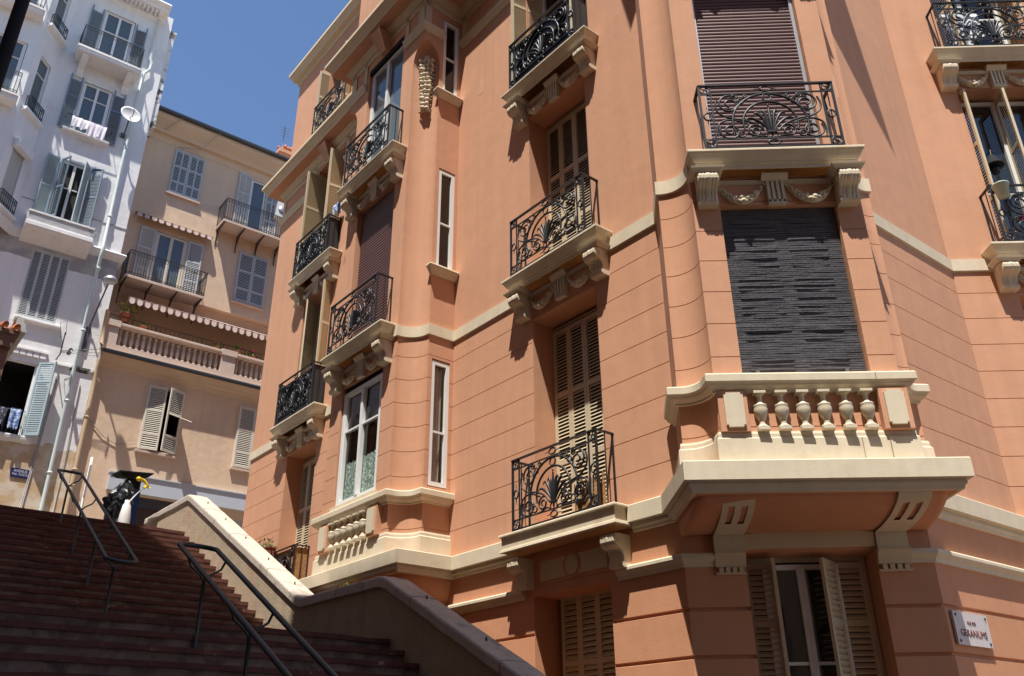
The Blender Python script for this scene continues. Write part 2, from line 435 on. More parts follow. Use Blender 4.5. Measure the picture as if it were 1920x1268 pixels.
# ============================================================ the coral corner building
root = empty('apartment_building', (*P(5, -4), GZ), 'tall coral corner building with cream stone trim, curved bays and black iron balconies', 'building')
RL = Vector(root.location)
def fix(b): b.v = [(v[0]-RL.x, v[1]-RL.y, v[2]-RL.z) for v in b.v]; return b
BAY = .80
def arc(c, a, b_, f, k=14):
    """quarter scoop: centre c, from c+a to c+b_ , scaled by f"""
    return [(c[0]+(a[0]*cos(q)+b_[0]*sin(q))*f, c[1]+(a[1]*cos(q)+b_[1]*sin(q))*f) for q in [pi/2*i/k for i in range(k+1)]]
def niche_f(z, za, zb):
    if z <= za: return 1.0
    if z >= zb: return .012
    return max(.012, math.sqrt(max(0, 1-((z-za)/(zb-za))**2)))
def upath(z):
    """outline of the upper storeys at height z, and tags"""
    pts = []; tg = {}
    def add(p, tag=None):
        if tag: tg[tag] = len(pts)
        pts.append(tuple(p))
    f = niche_f(z, 11.12, 11.58)
    add(P(11.6, -7)); add(P(11.6, 0)); add(P(9.77, 0), 'c1'); add(P(8.53, 0)); add(P(6.83, 0), 'sideL'); 
    R_ = .34
    add(P(6.83, BAY-R_*f))
    n_ = lambda v: (v.x, v.y)
    c = P(6.83, BAY)
    for q in arc(c, n_(-N*R_), n_(-T*R_), f)[1:]: add(q)
    add(P(6.13, BAY), 'bay'); add(P(4.88, BAY))
    add(P(4.17+R_*f, BAY)); 
    c = P(4.17, BAY)
    for q in arc(c, n_(T*R_), n_(-N*R_), f)[1:]: add(q)
    add(P(4.17, .39), 'side'); add(P(4.17, .06)); add(P(4.17, 0))
    add(P(2.31, 0), 'c2'); add(P(1.07, 0)); add(P(0, 0))
    xl, xr, yf, yb = 1.68, 4.07, 7.80, 8.13
    yfr = 7.77
    add((xl, yb))
    for q in arc((xl, yf), (0, yb-yf), (.30, 0), 1)[1:]: add(q)
    add((2.27, 7.795), 'bow'); add((3.53, 7.78))
    add((xr-.27, yfr))
    for q in arc((xr, yfr), (-.27, 0), (0, yb-yf), 1)[1:]: add(q)
    # return to the slanted wall
    d = FR.o-FO.D*((FR.o.x-4.09)/FO.D.x)
    add((4.09, d.y)); add(FR.o)
    add(FR.pt(.78, 0), 'r'); add(FR.pt(2.03, 0)); add(FR.pt(7, 0)); add(FR.pt(7, -8))
    return pts, tg
def wall(pathf, rows, opens, extra_z=()):
    """rows: [(z, out)], opens: [(tag, z0, z1)]"""
    b = MB(); _, tg = pathf(rows[0][0]+.001)
    ops = [(tg[t], z0, z1) for t, z0, z1 in opens]
    allz = sorted(set([(round(z, 4), o) for z, o in rows]+[(round(z, 4), 0) for o_ in ops for z in o_[1:]]), key=lambda q: q[0])
    zs = []
    for z, o in allz:
        if zs and abs(zs[-1][0]-z) < 1e-4: continue
        zs.append((z, o))
    grid = []
    for z, o in zs:
        pts, _ = pathf(z); nn = mitres(pts)
        grid.append([(p[0]+a[0]*o, p[1]+a[1]*o, z) for p, a in zip(pts, nn)])
    n = len(grid[0]); base = len(b.v)
    for row in grid: b.v += row
    for r_ in range(len(grid)-1):
        zm = (zs[r_][0]+zs[r_+1][0])/2
        for i in range(n-1):
            if any(i == o[0] and o[1] < zm < o[2] for o in ops): continue
            b.f.append([base+r_*n+i, base+r_*n+i+1, base+(r_+1)*n+i+1, base+(r_+1)*n+i]); b.m.append(0); b.sm.append(False)
    return b, ops
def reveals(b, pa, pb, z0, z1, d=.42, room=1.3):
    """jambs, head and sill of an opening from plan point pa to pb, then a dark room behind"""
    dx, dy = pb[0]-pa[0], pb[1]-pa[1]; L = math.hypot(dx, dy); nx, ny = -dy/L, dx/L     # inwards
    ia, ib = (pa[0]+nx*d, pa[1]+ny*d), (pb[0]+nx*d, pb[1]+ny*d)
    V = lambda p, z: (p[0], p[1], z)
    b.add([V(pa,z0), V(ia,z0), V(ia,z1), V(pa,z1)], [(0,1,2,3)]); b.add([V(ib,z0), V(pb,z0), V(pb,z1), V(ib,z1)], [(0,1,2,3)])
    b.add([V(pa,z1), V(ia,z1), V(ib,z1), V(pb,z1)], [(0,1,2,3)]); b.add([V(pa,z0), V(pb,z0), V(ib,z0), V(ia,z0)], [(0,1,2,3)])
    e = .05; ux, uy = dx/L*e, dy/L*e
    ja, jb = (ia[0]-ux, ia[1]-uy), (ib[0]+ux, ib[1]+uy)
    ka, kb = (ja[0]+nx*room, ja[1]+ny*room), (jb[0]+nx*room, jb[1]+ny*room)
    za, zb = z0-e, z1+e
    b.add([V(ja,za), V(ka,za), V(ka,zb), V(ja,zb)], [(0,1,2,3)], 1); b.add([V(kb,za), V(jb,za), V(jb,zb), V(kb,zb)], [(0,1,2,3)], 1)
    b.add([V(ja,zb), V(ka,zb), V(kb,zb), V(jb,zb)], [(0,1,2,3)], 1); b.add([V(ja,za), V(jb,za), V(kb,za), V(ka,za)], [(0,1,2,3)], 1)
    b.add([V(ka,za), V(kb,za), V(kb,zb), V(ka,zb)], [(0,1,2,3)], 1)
def grooves(z0, z1, js, hw=.005, dp=.009):
    rows = [(z0, 0)]
    for j in js: rows += [(j-hw, 0), (j-hw*.5, -dp), (j+hw*.5, -dp), (j+hw, 0)]
    return rows+[(z1, 0)]
OPEN_U = [('c1', 2.52, 5.40), ('c1', 6.05, 8.86), ('c1', 9.42, 12.30), ('c1', 12.98, 15.4),
          ('bay', 3.44, 5.43), ('bay', 6.03, 8.86), ('bay', 9.42, 12.20),
          ('side', 3.44, 5.40), ('side', 6.97, 8.91), ('side', 10.52, 12.28),
          ('c2', 2.52, 5.40), ('c2', 6.05, 8.91), ('c2', 9.44, 12.30), ('c2', 12.98, 15.4),
          ('bow', 3.40, 5.40), ('bow', 5.97, 8.88), ('bow', 9.44, 12.3),
          ('r', 2.9, 5.40), ('r', 6.05, 8.90), ('r', 9.44, 12.3)]
js = [2.85+.371*i for i in range(8)]
za_ = [(11.12+.46*math.sin(pi/2*i/7), 0) for i in range(8)]
rows = grooves(2.24, 5.77, js)+[(8.0, 0), (10.5, 0)]+za_+[(12.9, 0), (16.2, 0)]
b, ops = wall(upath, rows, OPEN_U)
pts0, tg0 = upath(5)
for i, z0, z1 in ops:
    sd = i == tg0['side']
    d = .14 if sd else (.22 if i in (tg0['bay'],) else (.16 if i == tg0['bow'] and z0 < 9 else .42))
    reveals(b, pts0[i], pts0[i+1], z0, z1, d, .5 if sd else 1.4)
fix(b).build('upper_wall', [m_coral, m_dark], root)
def seg_band(prof, i0, i1, zref=5.0, path=None):
    pts, _ = upath(zref) if path is None else (path, 0)
    m_ = MB(); m_.sweep(prof, pts[i0:i1+1]); return m_
t0 = tg0
# plain cream band under the second-floor sills
m_ = MB(); m_.sweep([(-.01, 5.955), (.028, 5.95), (.028, 5.775), (.0, 5.765), (-.01, 5.76)], pts0)
fix(m_).build('string_course', m_cream, root)
# base cornice all round the first floor
BASE = [(-.02, 2.475), (.09, 2.47), (.10, 2.46), (.10, 2.285), (.055, 2.283), (.040, 2.272), (.048, 2.264), (.048, 2.238), (.030, 2.222), (.022, 2.19), (-.02, 2.185)]
def base_path():
    pts = [P(11.6, -7), P(11.6, 0), P(6.95, 0), P(6.95, BAY+.07), P(4.05, BAY+.07), P(4.05, 0), P(0, 0)]
    d = FR.o-FO.D*((FR.o.x-4.11)/FO.D.x)
    return pts+[(1.64, 8.70), (1.66, 7.73), (4.09, 7.68), (4.11, d.y), tuple(FR.o), FR.pt(7, 0)]
bp_ = base_path()
for seg_ in (bp_[:2]+[P(9.95, 0)], [P(8.35, 0)]+bp_[2:6]+[P(2.62, 0)], [P(.70, 0)]+bp_[6:]):
    m_ = MB(); m_.sweep(BASE, seg_, 0); fix(m_).build('base_cornice', m_cream, root)
# flat tops closing the bay floors behind the cornice
for fl_ in ([P(6.95, -.1), P(6.95, BAY+.1), P(4.05, BAY+.1), P(4.05, -.1)], [(1.66, 8.9), (1.67, 7.74), (4.08, 7.69), (4.09, 8.6)]):
    m_ = MB(); vs = [(*q, 2.188) for q in fl_]+[(*q, 2.462) for q in fl_]
    m_.add(vs, [(0,3,2,1), (4,5,6,7), (0,1,5,4), (1,2,6,5), (2,3,7,6), (3,0,4,7)]); fix(m_).build('bay_floor', m_coral_low, root)
# plinth and sill of each bay follow the scooped corners
PL = [(-.02, 2.80), (.02, 2.795), (.028, 2.77), (.028, 2.735), (.045, 2.72), (.05, 2.46), (-.02, 2.455)]
CAP = [(-.02, 3.375), (.10, 3.37), (.115, 3.355), (.115, 3.285), (.09, 3.265), (.085, 3.25), (.055, 3.225), (.03, 3.215), (.03, 3.195), (-.02, 3.19)]
iL0, iL1 = t0['sideL'], t0['side']+2
iB0 = t0['c2']+2; iB1 = t0['r']-1
for nm, pr_ in (('bay_plinth', PL), ('bay_sill', CAP)):
    for seg_ in (pts0[iL0:iL1+1], pts0[iB0:iB1]):
        m_ = MB(); m_.sweep(pr_, seg_); fix(m_).build(nm, m_cream, root)
# wall return of the bow above the band: GF string and frieze
# ------------------------------------------------------------ ground floor
def gpath(z):
    pts = []; tg = {}
    def add(p, tag=None):
        if tag: tg[tag] = len(pts)
        pts.append(tuple(p))
    add(P(11.6, -7)); add(P(11.6, 0)); add(P(6.1, 0), 'g1'); add(P(4.9, 0)); add(P(2.38, 0), 'g2'); add(P(1.10, 0))
    add(FG.pt(0, 0)); add(FG.pt(.60, 0), 'g3'); add(FG.pt(1.88, 0)); add(FO.o); add(FR.o); add(FR.pt(.9, 0)); add(FR.pt(7, 0))
    return pts, tg
gj = [1.31-.44*i for i in range(7)]
OPEN_G = [('g1', -.9, 1.72), ('g2', -.9, 1.74), ('g3', -.7, 1.86)]
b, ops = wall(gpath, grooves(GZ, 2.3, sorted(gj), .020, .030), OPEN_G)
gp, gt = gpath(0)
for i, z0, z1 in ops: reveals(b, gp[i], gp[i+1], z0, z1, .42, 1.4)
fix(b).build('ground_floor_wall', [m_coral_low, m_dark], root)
GS = [(-.02, 1.85), (.06, 1.845), (.075, 1.83), (.075, 1.80), (.055, 1.775), (.03, 1.75), (.025, 1.715), (-.02, 1.71)]
for seg_ in ([gp[0], gp[1], P(6.2, 0)], [P(4.8, 0), P(2.52, 0)], [P(.96, 0), gp[6], FG.pt(.30, 0)], [FG.pt(2.20, 0), FO.o, FR.o, FR.pt(7, 0)]):
    m_ = MB(); m_.sweep(GS, seg_); fix(m_).build('ground_floor_string', m_cream, root)
# pilaster capitals under the brackets of the bow
for u0_, u1_ in ((.30, .60), (1.88, 2.20)):
    m_ = MB()
    m_.sweep([(-.01, 1.86), (.095, 1.855), (.10, 1.83), (.07, 1.79), (.05, 1.74), (.045, 1.705), (-.01, 1.70)], [FG.pt(u0_, 0), FG.pt(u1_, 0)])
    for k in range(4):
        uu = u0_+.02+(u1_-u0_-.04)*(k+.5)/4; p = FG.pt(uu, .03)
        a = FG.pt(uu-.022, .035); c_ = FG.pt(uu+.022, .035)
        m_.sweep([(0, 1.70), (.012, 1.70), (.012, 1.655), (0, 1.65)], [a, c_])
    m_.sweep([(0, 1.655), (.035, 1.655), (.035, 1.635), (0, 1.635)], [FG.pt(u0_, 0), FG.pt(u1_, 0)])
    fix(m_).build('pilaster_capital', m_creamd, root)
# coved soffits carrying the bays
def cove(outline_hi, outline_lo, zt, zb, k=10):
    m_ = MB(); vs = []; n = len(outline_hi)
    for i in range(k+1):
        s_ = i/k; a = s_*pi/2
        f = cos(a)**.9; z = zt-(zt-zb)*(sin(a)**1.15)
        for h, l in zip(outline_hi, outline_lo): vs.append((l[0]+(h[0]-l[0])*f, l[1]+(h[1]-l[1])*f, z))
    fs = [(i*n+q, i*n+q+1, (i+1)*n+q+1, (i+1)*n+q) for i in range(k) for q in range(n-1)]
    m_.add(vs, fs, 0, True); return m_
hi = [(1.69, 8.75), (1.69, 8.1), (1.69, 7.93), (1.72, 7.83), (1.80, 7.80), (2.3, 7.79), (3.5, 7.76), (3.94, 7.75), (4.01, 7.78), (4.04, 7.88), (4.05, 8.1), (4.06, 8.56)]
lo = [FG.pt(0, -.01), FG.pt(0.0, 0), FG.pt(.02, .0), FG.pt(.05, .02), FG.pt(.10, .02), FG.pt(.6, .02), FG.pt(1.88, .02), FG.pt(2.34, .02), FG.pt(2.38, .02), FG.pt(2.4, 0), FG.pt(2.42, 0), FG.pt(2.42, -.01)]
cv = cove(hi, lo, 2.20, 2.03); fix(cv).build('bow_soffit', m_coral_low, root)
hb = [P(6.9, 0), P(6.9, .5), P(6.86, .72), P(6.72, .80), P(4.28, .80), P(4.14, .72), P(4.10, .5), P(4.10, 0)]
lb = [P(6.6, 0), P(6.58, .01), P(6.5, .02), P(6.4, .02), P(4.6, .02), P(4.5, .02), P(4.42, .01), P(4.4, 0)]
cv = cove(hb, lb, 2.20, 1.75); fix(cv).build('bay_soffit', m_coral_low, root)
# cream flat arch over the ground-floor window of the bow
m_ = MB()
k = 16; vs = []
for i in range(k+1):
    u = .60+1.28*i/k; h = 2.02+.03*sin(pi*i/k)
    for z, o in ((1.88, .045), (h, .055), (h, .0), (1.88, .0)): vs.append((*FG.pt(u, o), z))
m_.add(vs, [(i*4+q, (i+1)*4+q, (i+1)*4+(q+1) % 4, i*4+(q+1) % 4) for i in range(k) for q in range(4)])
fix(m_).build('lintel_arch', m_creamd, root)
# slotted S brackets on the cove
def s_bracket(F, uc, wd, top_out, zt, zb, out0=.0):
    m_ = MB(); k = 18; rows_ = []
    for i in range(k+1):
        s_ = i/k; a = s_*pi/2
        o = .02+top_out*(cos(a)**.9)+.05; z = zt-(zt-zb)*(sin(a)**1.15)
        rows_.append((o, z))
    us = [-.5, -.30, -.10, .10, .30, .5]
    def pt_(u, o, z): return (*F.pt(uc+u*wd, o), z)
    for i in range(k):
        for q in range(5):
            if q in (1, 3) and 6 <= i <= 12: continue
            o0, z0 = rows_[i]; o1, z1 = rows_[i+1]; ua, ub = us[q], us[q+1]
            v = [pt_(ua,o0,z0), pt_(ub,o0,z0), pt_(ub,o1,z1), pt_(ua,o1,z1), pt_(ua,o0-.06,z0), pt_(ub,o0-.06,z0), pt_(ub,o1-.06,z1), pt_(ua,o1-.06,z1)]
            fs_ = [(0,3,2,1)]
            if q == 0 or (q in (2, 4) and 6 <= i <= 12): fs_.append((0,4,7,3))
            if q == 4 or (q in (0, 2) and 6 <= i <= 12): fs_.append((1,2,6,5))
            if i == 0: fs_.append((0,1,5,4))
            if i == 5 and q in (1, 3): fs_.append((3,7,6,2))
            if i == 13 and q in (1, 3): fs_.append((0,1,5,4))
            if i == k-1: fs_.append((3,7,6,2))
            m_.add(v, fs_)
    return m_
for uc in (.45, 2.04):
    m_ = s_bracket(FG, uc, .30, .84, 2.20, 2.01)
    bb0 = [FG.pt(uc-.15, 0), FG.pt(uc+.15, 0)]; m_.sweep([(-.01, 2.012), (.072, 2.012), (.072, 1.855), (-.01, 1.855)], bb0)
    fix(m_).build('scroll_bracket', m_cream, root)
for t_ in (4.75, 6.25):
    m_ = s_bracket(FL, -t_, .26, .74, 2.20, 1.70)
    fix(m_).build('scroll_bracket', m_cream, root)

# ------------------------------------------------------------ balusters and panels of the bays
def baluster_mesh(h=.395):
    m_ = MB(); prof = [(.030, 0), (.052, .0), (.052, .03), (.034, .05), (.024, .07), (.030, .085), (.024, .10), (.034, .13), (.058, .21), (.064, .27), (.058, .315), (.062, .325), (.058, .335), (.036, .352), (.022, .38), (.024, .46), (.040, .485), (.050, .50)]
    k = h/.54
    m_.lathe([(r_*1.06, z*k*.97+.02) for r_, z in prof], sides=18)
    m_.box(-.055, .055, -.055, .055, 0, .028); m_.box(-.058, .058, -.058, .058, h-.025, h)
    return m_.mesh('baluster', m_cream)
me_bal = baluster_mesh()
# recessed field behind the balusters + plates
for F, uc, off, wd in ((FL, -5.5, BAY, 1.10), (FF, -.005, 0, 1.22)):
    n_b = 6
    m_ = MB()
    def bxx(u0_, u1_, o0, o1, z0, z1):
        if u0_ > u1_: u0_, u1_ = u1_, u0_
        for_ = [F.pt(u0_, o0), F.pt(u1_, o0), F.pt(u1_, o1), F.pt(u0_, o1)]
        vs = [(p[0], p[1], z0) for p in for_]+[(p[0], p[1], z1) for p in for_]
        m_.add(vs, [(0,1,2,3), (7,6,5,4), (0,4,5,1), (1,5,6,2), (2,6,7,3), (3,7,4,0)])
    for s_ in (-1, 1):
        m_ = MB(); bxx(uc+s_*(wd/2+.02), uc+s_*(wd/2+.30), off-.02, off+.085, 2.79, 3.20)
        fix(m_).build('balustrade_pier', m_coral, root)
    for s_ in (-1, 1):
        pl = MB(); a, h, c_ = .092, .175, .022
        o_ = [(-a+c_, -h), (a-c_, -h), (a-c_, -h+c_), (a, -h+c_), (a, h-c_), (a-c_, h-c_), (a-c_, h), (-a+c_, h), (-a+c_, h-c_), (-a, h-c_), (-a, -h+c_), (-a+c_, -h+c_)]
        pl.prism_y(o_, -.028, .01)
        p = put(root, 'cream_panel', pl.mesh('cream_panel', m_cream), F, uc+s_*(wd/2+.155), off+.085, 2.975-RL.z+0)
        p.location.z = 3.0-RL.z
    for i in range(n_b):
        p = put(root, 'baluster', me_bal, F, uc-wd/2+wd*(i+.5)/n_b, off+.06, 2.795)
        
# ------------------------------------------------------------ balcony kit
def console_mesh():
    m_ = MB()
    pr_ = [(0, 0), (.20, 0), (.235, -.015), (.25, -.05), (.248, -.09), (.23, -.125), (.20, -.145), (.165, -.155), (.135, -.175), (.115, -.21), (.105, -.25), (.11, -.285), (.13, -.30), (.13, -.335), (.115, -.35), (0, -.35)]
    xs = [-.105, -.085, -.07, -.05, -.035, -.02, 0, .02, .035, .05, .07, .085, .105]; rg = [0, 1, .2, 1, .2, 1, 1.2, 1, .2, 1, .2, 1, 0]
    vs = []
    for x, q in zip(xs, rg):
        for i, (o, z) in enumerate(pr_):
            e = .009*q if 1 < i < 13 else 0
            vs.append((x, -(o+e), z))
    k = len(pr_)
    m_.add(vs, [((j+1)*k+i, j*k+i, j*k+(i+1) % k, (j+1)*k+(i+1) % k) for j in range(len(xs)-1) for i in range(k-1)], 0, False)
    m_.add(vs, [tuple(range(k)), tuple((len(xs)-1)*k+i for i in reversed(range(k)))])
    for s_ in (-1, 1):                                       # volutes on the flanks
        for r_, d_ in ((.078, .008), (.05, .014), (.022, .022)):
            pts = [(-.162+r_*cos(a), -.078+r_*sin(a)) for a in [2*pi*i/14 for i in range(14)]]
            if s_ > 0: m_.prism_x(pts, .104, .105+d_)
            else: m_.prism_x(pts, -.105-d_, -.104)
    for i in range(4): m_.ball((-.075+.05*i, -.13, -.30), .016)
    return m_.mesh('console', m_cream)
def fluted_mesh():
    m_ = MB()
    m_.prism_x([(0, 0), (-.12, 0), (-.12, -.02), (-.09, -.055), (-.07, -.075), (0, -.075)], -.145, .145)
    m_.box(-.095, .095, -.035, 0, -.37, -.07)
    for x in (-.078, -.027, .027, .078): m_.box(x-.015, x+.015, -.068, -.034, -.35, -.07)
    m_.box(-.095, .095, -.068, -.034, -.373, -.325)
    return m_.mesh('fluted_block', m_cream)
def garland_mesh(s_):
    m_ = MB(); rnd = random.Random(5+s_)
    for i in range(19):
        q = i/18; x = .14+.48*q; z = -.10-.20*(1-(2*q-1)**2); c_ = 1-abs(2*q-1)
        r_ = .014+.026*c_
        m_.ball((s_*x, -.03-.03*c_, z), r_*1.15, sq=(1.3, 1, .9), seg=7)
        for k in range(3):
            m_.ball((s_*(x+rnd.uniform(-.02, .02)), -.045-.045*c_-rnd.random()*.01, z+rnd.uniform(-.018, .035)), r_*rnd.uniform(.5, .85), seg=7)
    for q in (0, 1):
        x = .14+.48*q
        for k in range(4): m_.ball((s_*(x+(.02*(1-2*q))*k*.4), -.025, -.08-.02*k), .016, sq=(1, .8, 1.4), seg=6)
    return m_.mesh('garland', m_cream)
me_console, me_fluted = console_mesh(), fluted_mesh(); me_gar = [garland_mesh(-1), garland_mesh(1)]
SLAB_P = [(0, 0), (.290, 0), (.295, -.008), (.295, -.028), (.283, -.034), (.278, -.045), (.262, -.062), (.245, -.095), (.225, -.125), (.215, -.132), (.215, -.150), (.195, -.160), (.190, -.200), (.180, -.205), (0, -.205)]
SLAB_B = [(0, 0), (.300, 0), (.310, -.01), (.310, -.028), (.285, -.036), (.280, -.042), (.275, -.175), (.295, -.185), (.300, -.215), (.265, -.225), (0, -.225)]
def slab_mesh(prof, hw=.95, base=.0, frieze=True):
    m_ = MB(); h = hw-.29
    # path in local: outward is -y ; travel +x has outward -y
    path = [(-h, .0), (-h, -.001), (h, -.001), (h, .0)]
    m_.sweep(prof, [(-h, .05), (-h, -.0), (h, -.0), (h, .05)], 0)
    n = 0
    # top and bottom closing faces
    o0 = prof[1][0]
    m_.add([(-h-o0, .05, prof[1][1]), (h+o0, .05, prof[1][1]), (h+o0, -o0, prof[1][1]), (-h-o0, -o0, prof[1][1])], [(0,3,2,1)])
    ob, zb = prof[-2]
    m_.add([(-h-ob, .05, zb), (h+ob, .05, zb), (h+ob, -ob, zb), (-h-ob, -ob, zb)], [(0,1,2,3)], 1)
    if frieze:
        m_.prism_x([(0, zb), (-.035, zb), (-.035, zb-.02), (0, zb-.02)], -h-.19, h+.19, 1)
        m_.sweep([(0, zb-.045), (.050, zb-.048), (.05, zb-.085), (.03, zb-.10), (0, zb-.10)], [(-.62, 0), (.62, 0)])
        for x in (-.755, .755):                              # bed-mould breaking out over the consoles
            m_.sweep([(0, zb), (.075, zb-.002), (.07, zb-.02), (.045, zb-.04), (.035, zb-.058), (0, zb-.058)], [(x-.105, .02), (x-.105, -.20), (x+.105, -.20), (x+.105, .02)])
    return m_.mesh('balcony_slab', [m_cream, m_coral])
me_slab = slab_mesh(SLAB_P); me_slabb = slab_mesh(SLAB_B, .98, frieze=False)

def smooth2(pts, k=4):
    if len(pts) < 3: return pts
    out = []
    for i in range(len(pts)-1):
        p0, p1, p2, p3 = pts[max(i-1, 0)], pts[i], pts[i+1], pts[min(i+2, len(pts)-1)]
        for q in range(k):
            t = q/k
            out.append(tuple(.5*(2*p1[j]+(p2[j]-p0[j])*t+(2*p0[j]-5*p1[j]+4*p2[j]-p3[j])*t*t+(3*p1[j]-p0[j]-3*p2[j]+p3[j])*t**3) for j in (0, 1)))
    return out+[pts[-1]]
def railing_mesh(W=.745, H=.90, Dp=.275):
    m_ = MB(); y0 = -Dp
    def bar(p, q, r_=.009): m_.tube([p, q], r_, 4)
    def c2(pts, r_=.0065, tp=None): m_.tube([(x, y0, z) for x, z in smooth2(pts)], r_*(1.15 if tp else 1.8), 5, taper=tp)
    def circ(cx, cz, rx, rz=None, r_=.0105, k=16):
        rz = rz or rx; m_.tube([(cx+rx*cos(2*pi*i/k), y0, cz+rz*sin(2*pi*i/k)) for i in range(k)], r_, 5, closed=True)
    def spiral(cx, cz, r1, a0, turns, d, rend=.25, r_=.007, k=22, lead=None):
        pts = list(lead or [])
        for i in range(k+1):
            q = i/k; rr = r1*(1-(1-rend)*q); a = a0+d*2*pi*turns*q
            pts.append((cx+rr*cos(a), cz+rr*sin(a)))
        c2(pts, r_); m_.ball((pts[-1][0], y0, pts[-1][1]), r_*1.9, seg=6)
    # frame
    m_.box(-W-.012, W+.012, y0-.018, y0+.018, H-.012, H+.006)
    for s_ in (-1, 1):
        m_.box(s_*W-.018, s_*W+.018, y0, .03, H-.012, H+.006)
        bar((s_*W, y0, 0), (s_*W, y0, H), .017); bar((s_*W, -.012, 0), (s_*W, -.012, H), .014)
        bar((s_*W, y0*.5, 0), (s_*W, y0*.5, H), .008)
        bar((s_*(W-.125), y0, .02), (s_*(W-.125), y0, H), .011)
        bar((s_*W, y0, .02), (s_*W, .02, .02), .008)
    for z in (.022, .135, .775): bar((-W, y0, z), (W, y0, z), .011)
    for s_ in (-1, 1):
        X = s_*(W-.0625)
        for z in (.078, .838):
            circ(X, z, .054)
            for a in (pi/4, 3*pi/4, 5*pi/4, 7*pi/4):
                c2([(X+.008*cos(a), z+.008*sin(a)), (X+.03*cos(a+.35), z+.03*sin(a+.35)), (X+.05*cos(a), z+.05*sin(a))], .007, lambda q: 1.2-.7*q)
        circ(X, .455, .04, .05)
        for d in (-1, 1): c2([(X, .455+d*.05), (X, .455+d*.14)], .006, lambda q: 1.3-q)
        # big S scrolls
        spiral(s_*.425, .62, .135, (pi if s_ > 0 else 0)-s_*.9, 1.55, -s_, .22, lead=[(s_*.20, .50), (s_*.30, .455), (s_*.42, .43), (s_*.54, .48)][:0])
        c2([(s_*.07, .235), (s_*.16, .33), (s_*.30, .395), (s_*.45, .43), (s_*.555, .50), (s_*.585, .60), (s_*.56, .70)])
        spiral(s_*.45, .245, .125, (0 if s_ > 0 else pi)+s_*.6, 1.5, -s_, .22)
        c2([(s_*.585, .15), (s_*.592, .25), (s_*.57, .345), (s_*.48, .395), (s_*.36, .385), (s_*.24, .33)])
        spiral(s_*.185, .235, .085, (0 if s_ > 0 else pi)+s_*1.9, 1.45, -s_, .25)
        circ(s_*.335, .195, .038); circ(s_*.295, .66, .034); circ(s_*.36, .73, .03)
        spiral(s_*.23, .735, .035, (pi if s_ > 0 else 0), 1.1, s_, .3, .005, 12)
        c2([(s_*.05, .15), (s_*.12, .17), (s_*.24, .14), (s_*.30, .135)], .006)
        # palmette leaves
        for q, (dx, hz) in enumerate(((.035, .30), (.095, .27), (.155, .20))):
            c2([(s_*.02, .225), (s_*(.02+dx*.35), .225+hz*.45), (s_*(.02+dx*.9), .225+hz*.85), (s_*(.035+dx*1.25), .225+hz*.98), (s_*(.05+dx*1.4), .225+hz*.86)], .0105, lambda a: .45+1.1*sin(pi*min(1, a*1.1)) if a < .9 else .5)
        c2([(s_*.03, .225), (s_*.055, .18), (s_*.045, .145)], .010, lambda a: 1.1-.7*a)
    for rr, a0 in ((.415, -.35), (.30, -.28)):
        c2([(rr*cos(a), .345+rr*sin(a)) for a in [a0+(pi-2*a0)*i/34 for i in range(35)]], .008)
    circ(0, .705, .048); circ(0, .835, .058, .036); circ(0, .078, .058, .036)
    for s_ in (-1, 1):
        for z in (.835, .078): c2([(s_*.058, z), (s_*.13, z)], .006, lambda q: 1.3-q)
    c2([(0, .20), (0, .38), (0, .58)], .012, lambda a: .6+.9*sin(pi*a))
    m_.ball((0, y0, .60), .014, seg=6)
    m_.box(-.055, .055, y0-.016, y0+.016, .212, .238)
    c2([(0, .21), (0, .12)], .012, lambda a: 1.2-.8*a)
    return m_.mesh('railing', m_iron)
me_rail = railing_mesh()
def balcony(F, u, off, z, kit='A', ua=None, rail=True, back=None):
    s_ = put(root, 'balcony', me_slab if kit == 'A' else me_slabb, F, u, off, z)
    if rail: sub(s_, 'railing', me_rail)
    if kit == 'A':
        for x in (-.755, .755): sub(s_, 'console', me_console, (x, 0, -.262))
        sub(s_, 'fluted_block', me_fluted, (0, 0, -.205))
        sub(s_, 'garland', me_gar[0], (0, 0, -.24)); sub(s_, 'garland', me_gar[1], (0, 0, -.24))
    else:
        for x in (-.80, .80): sub(s_, 'console', me_console, (x, 0, -.30))
    if back:
        b_ = MB(); b_.box(-.73, .73, -.262, -.256, .03, .80 if back is not m_wicker else .86); b_.box(.728, .734, -.262, -.01, .03, .86); b_.box(-.734, -.728, -.262, -.01, .03, .86)
        sub(s_, 'railing_screen', b_.mesh('railing_screen', back))
    return s_
CU, C1U, BU = -1.68, -9.17, -5.50
b0 = balcony(FL, CU, 0, 2.475, 'B')
rb_ = MB(); rnd = random.Random(21); x = .22
while x < .72:
    w_ = rnd.uniform(.008, .016); h_ = rnd.uniform(.26, .44) if rnd.random() < .8 else rnd.uniform(.1, .25)
    rb_.add([(x, -.14, .02), (x+w_, -.14, .02), (x+w_+rnd.uniform(-.012, .012), -.14, .02+h_), (x+rnd.uniform(-.012, .012), -.14, .02+h_), (x+w_/2, -.152, .02), (x+w_/2, -.152, h_)], [(0,4,5,3), (4,1,2,5), (0,3,2,1)]); x += w_*1.05
sub(b0, 'reed_screen', rb_.mesh('reed_screen', m_wicker))
balcony(FL, CU, 0, 6.045); balcony(FL, CU, 0, 9.42, back=m_sheet)
balcony(FL, C1U, 0, 6.005, back=m_sheet); balcony(FL, C1U, 0, 9.39, back=m_sheet); balcony(FL, C1U, 0, 2.50, 'B', back=m_wicker)
balcony(FL, BU, BAY, 5.99); balcony(FL, BU, BAY, 9.385)
balcony(FF, -.01, 0, 5.965); balcony(FF, -.01, 0, 9.44)
balcony(FR, 1.40, 0, 6.05); balcony(FR, 1.40, 0, 9.45); balcony(FR, 1.40, 0, 2.75, 'B')
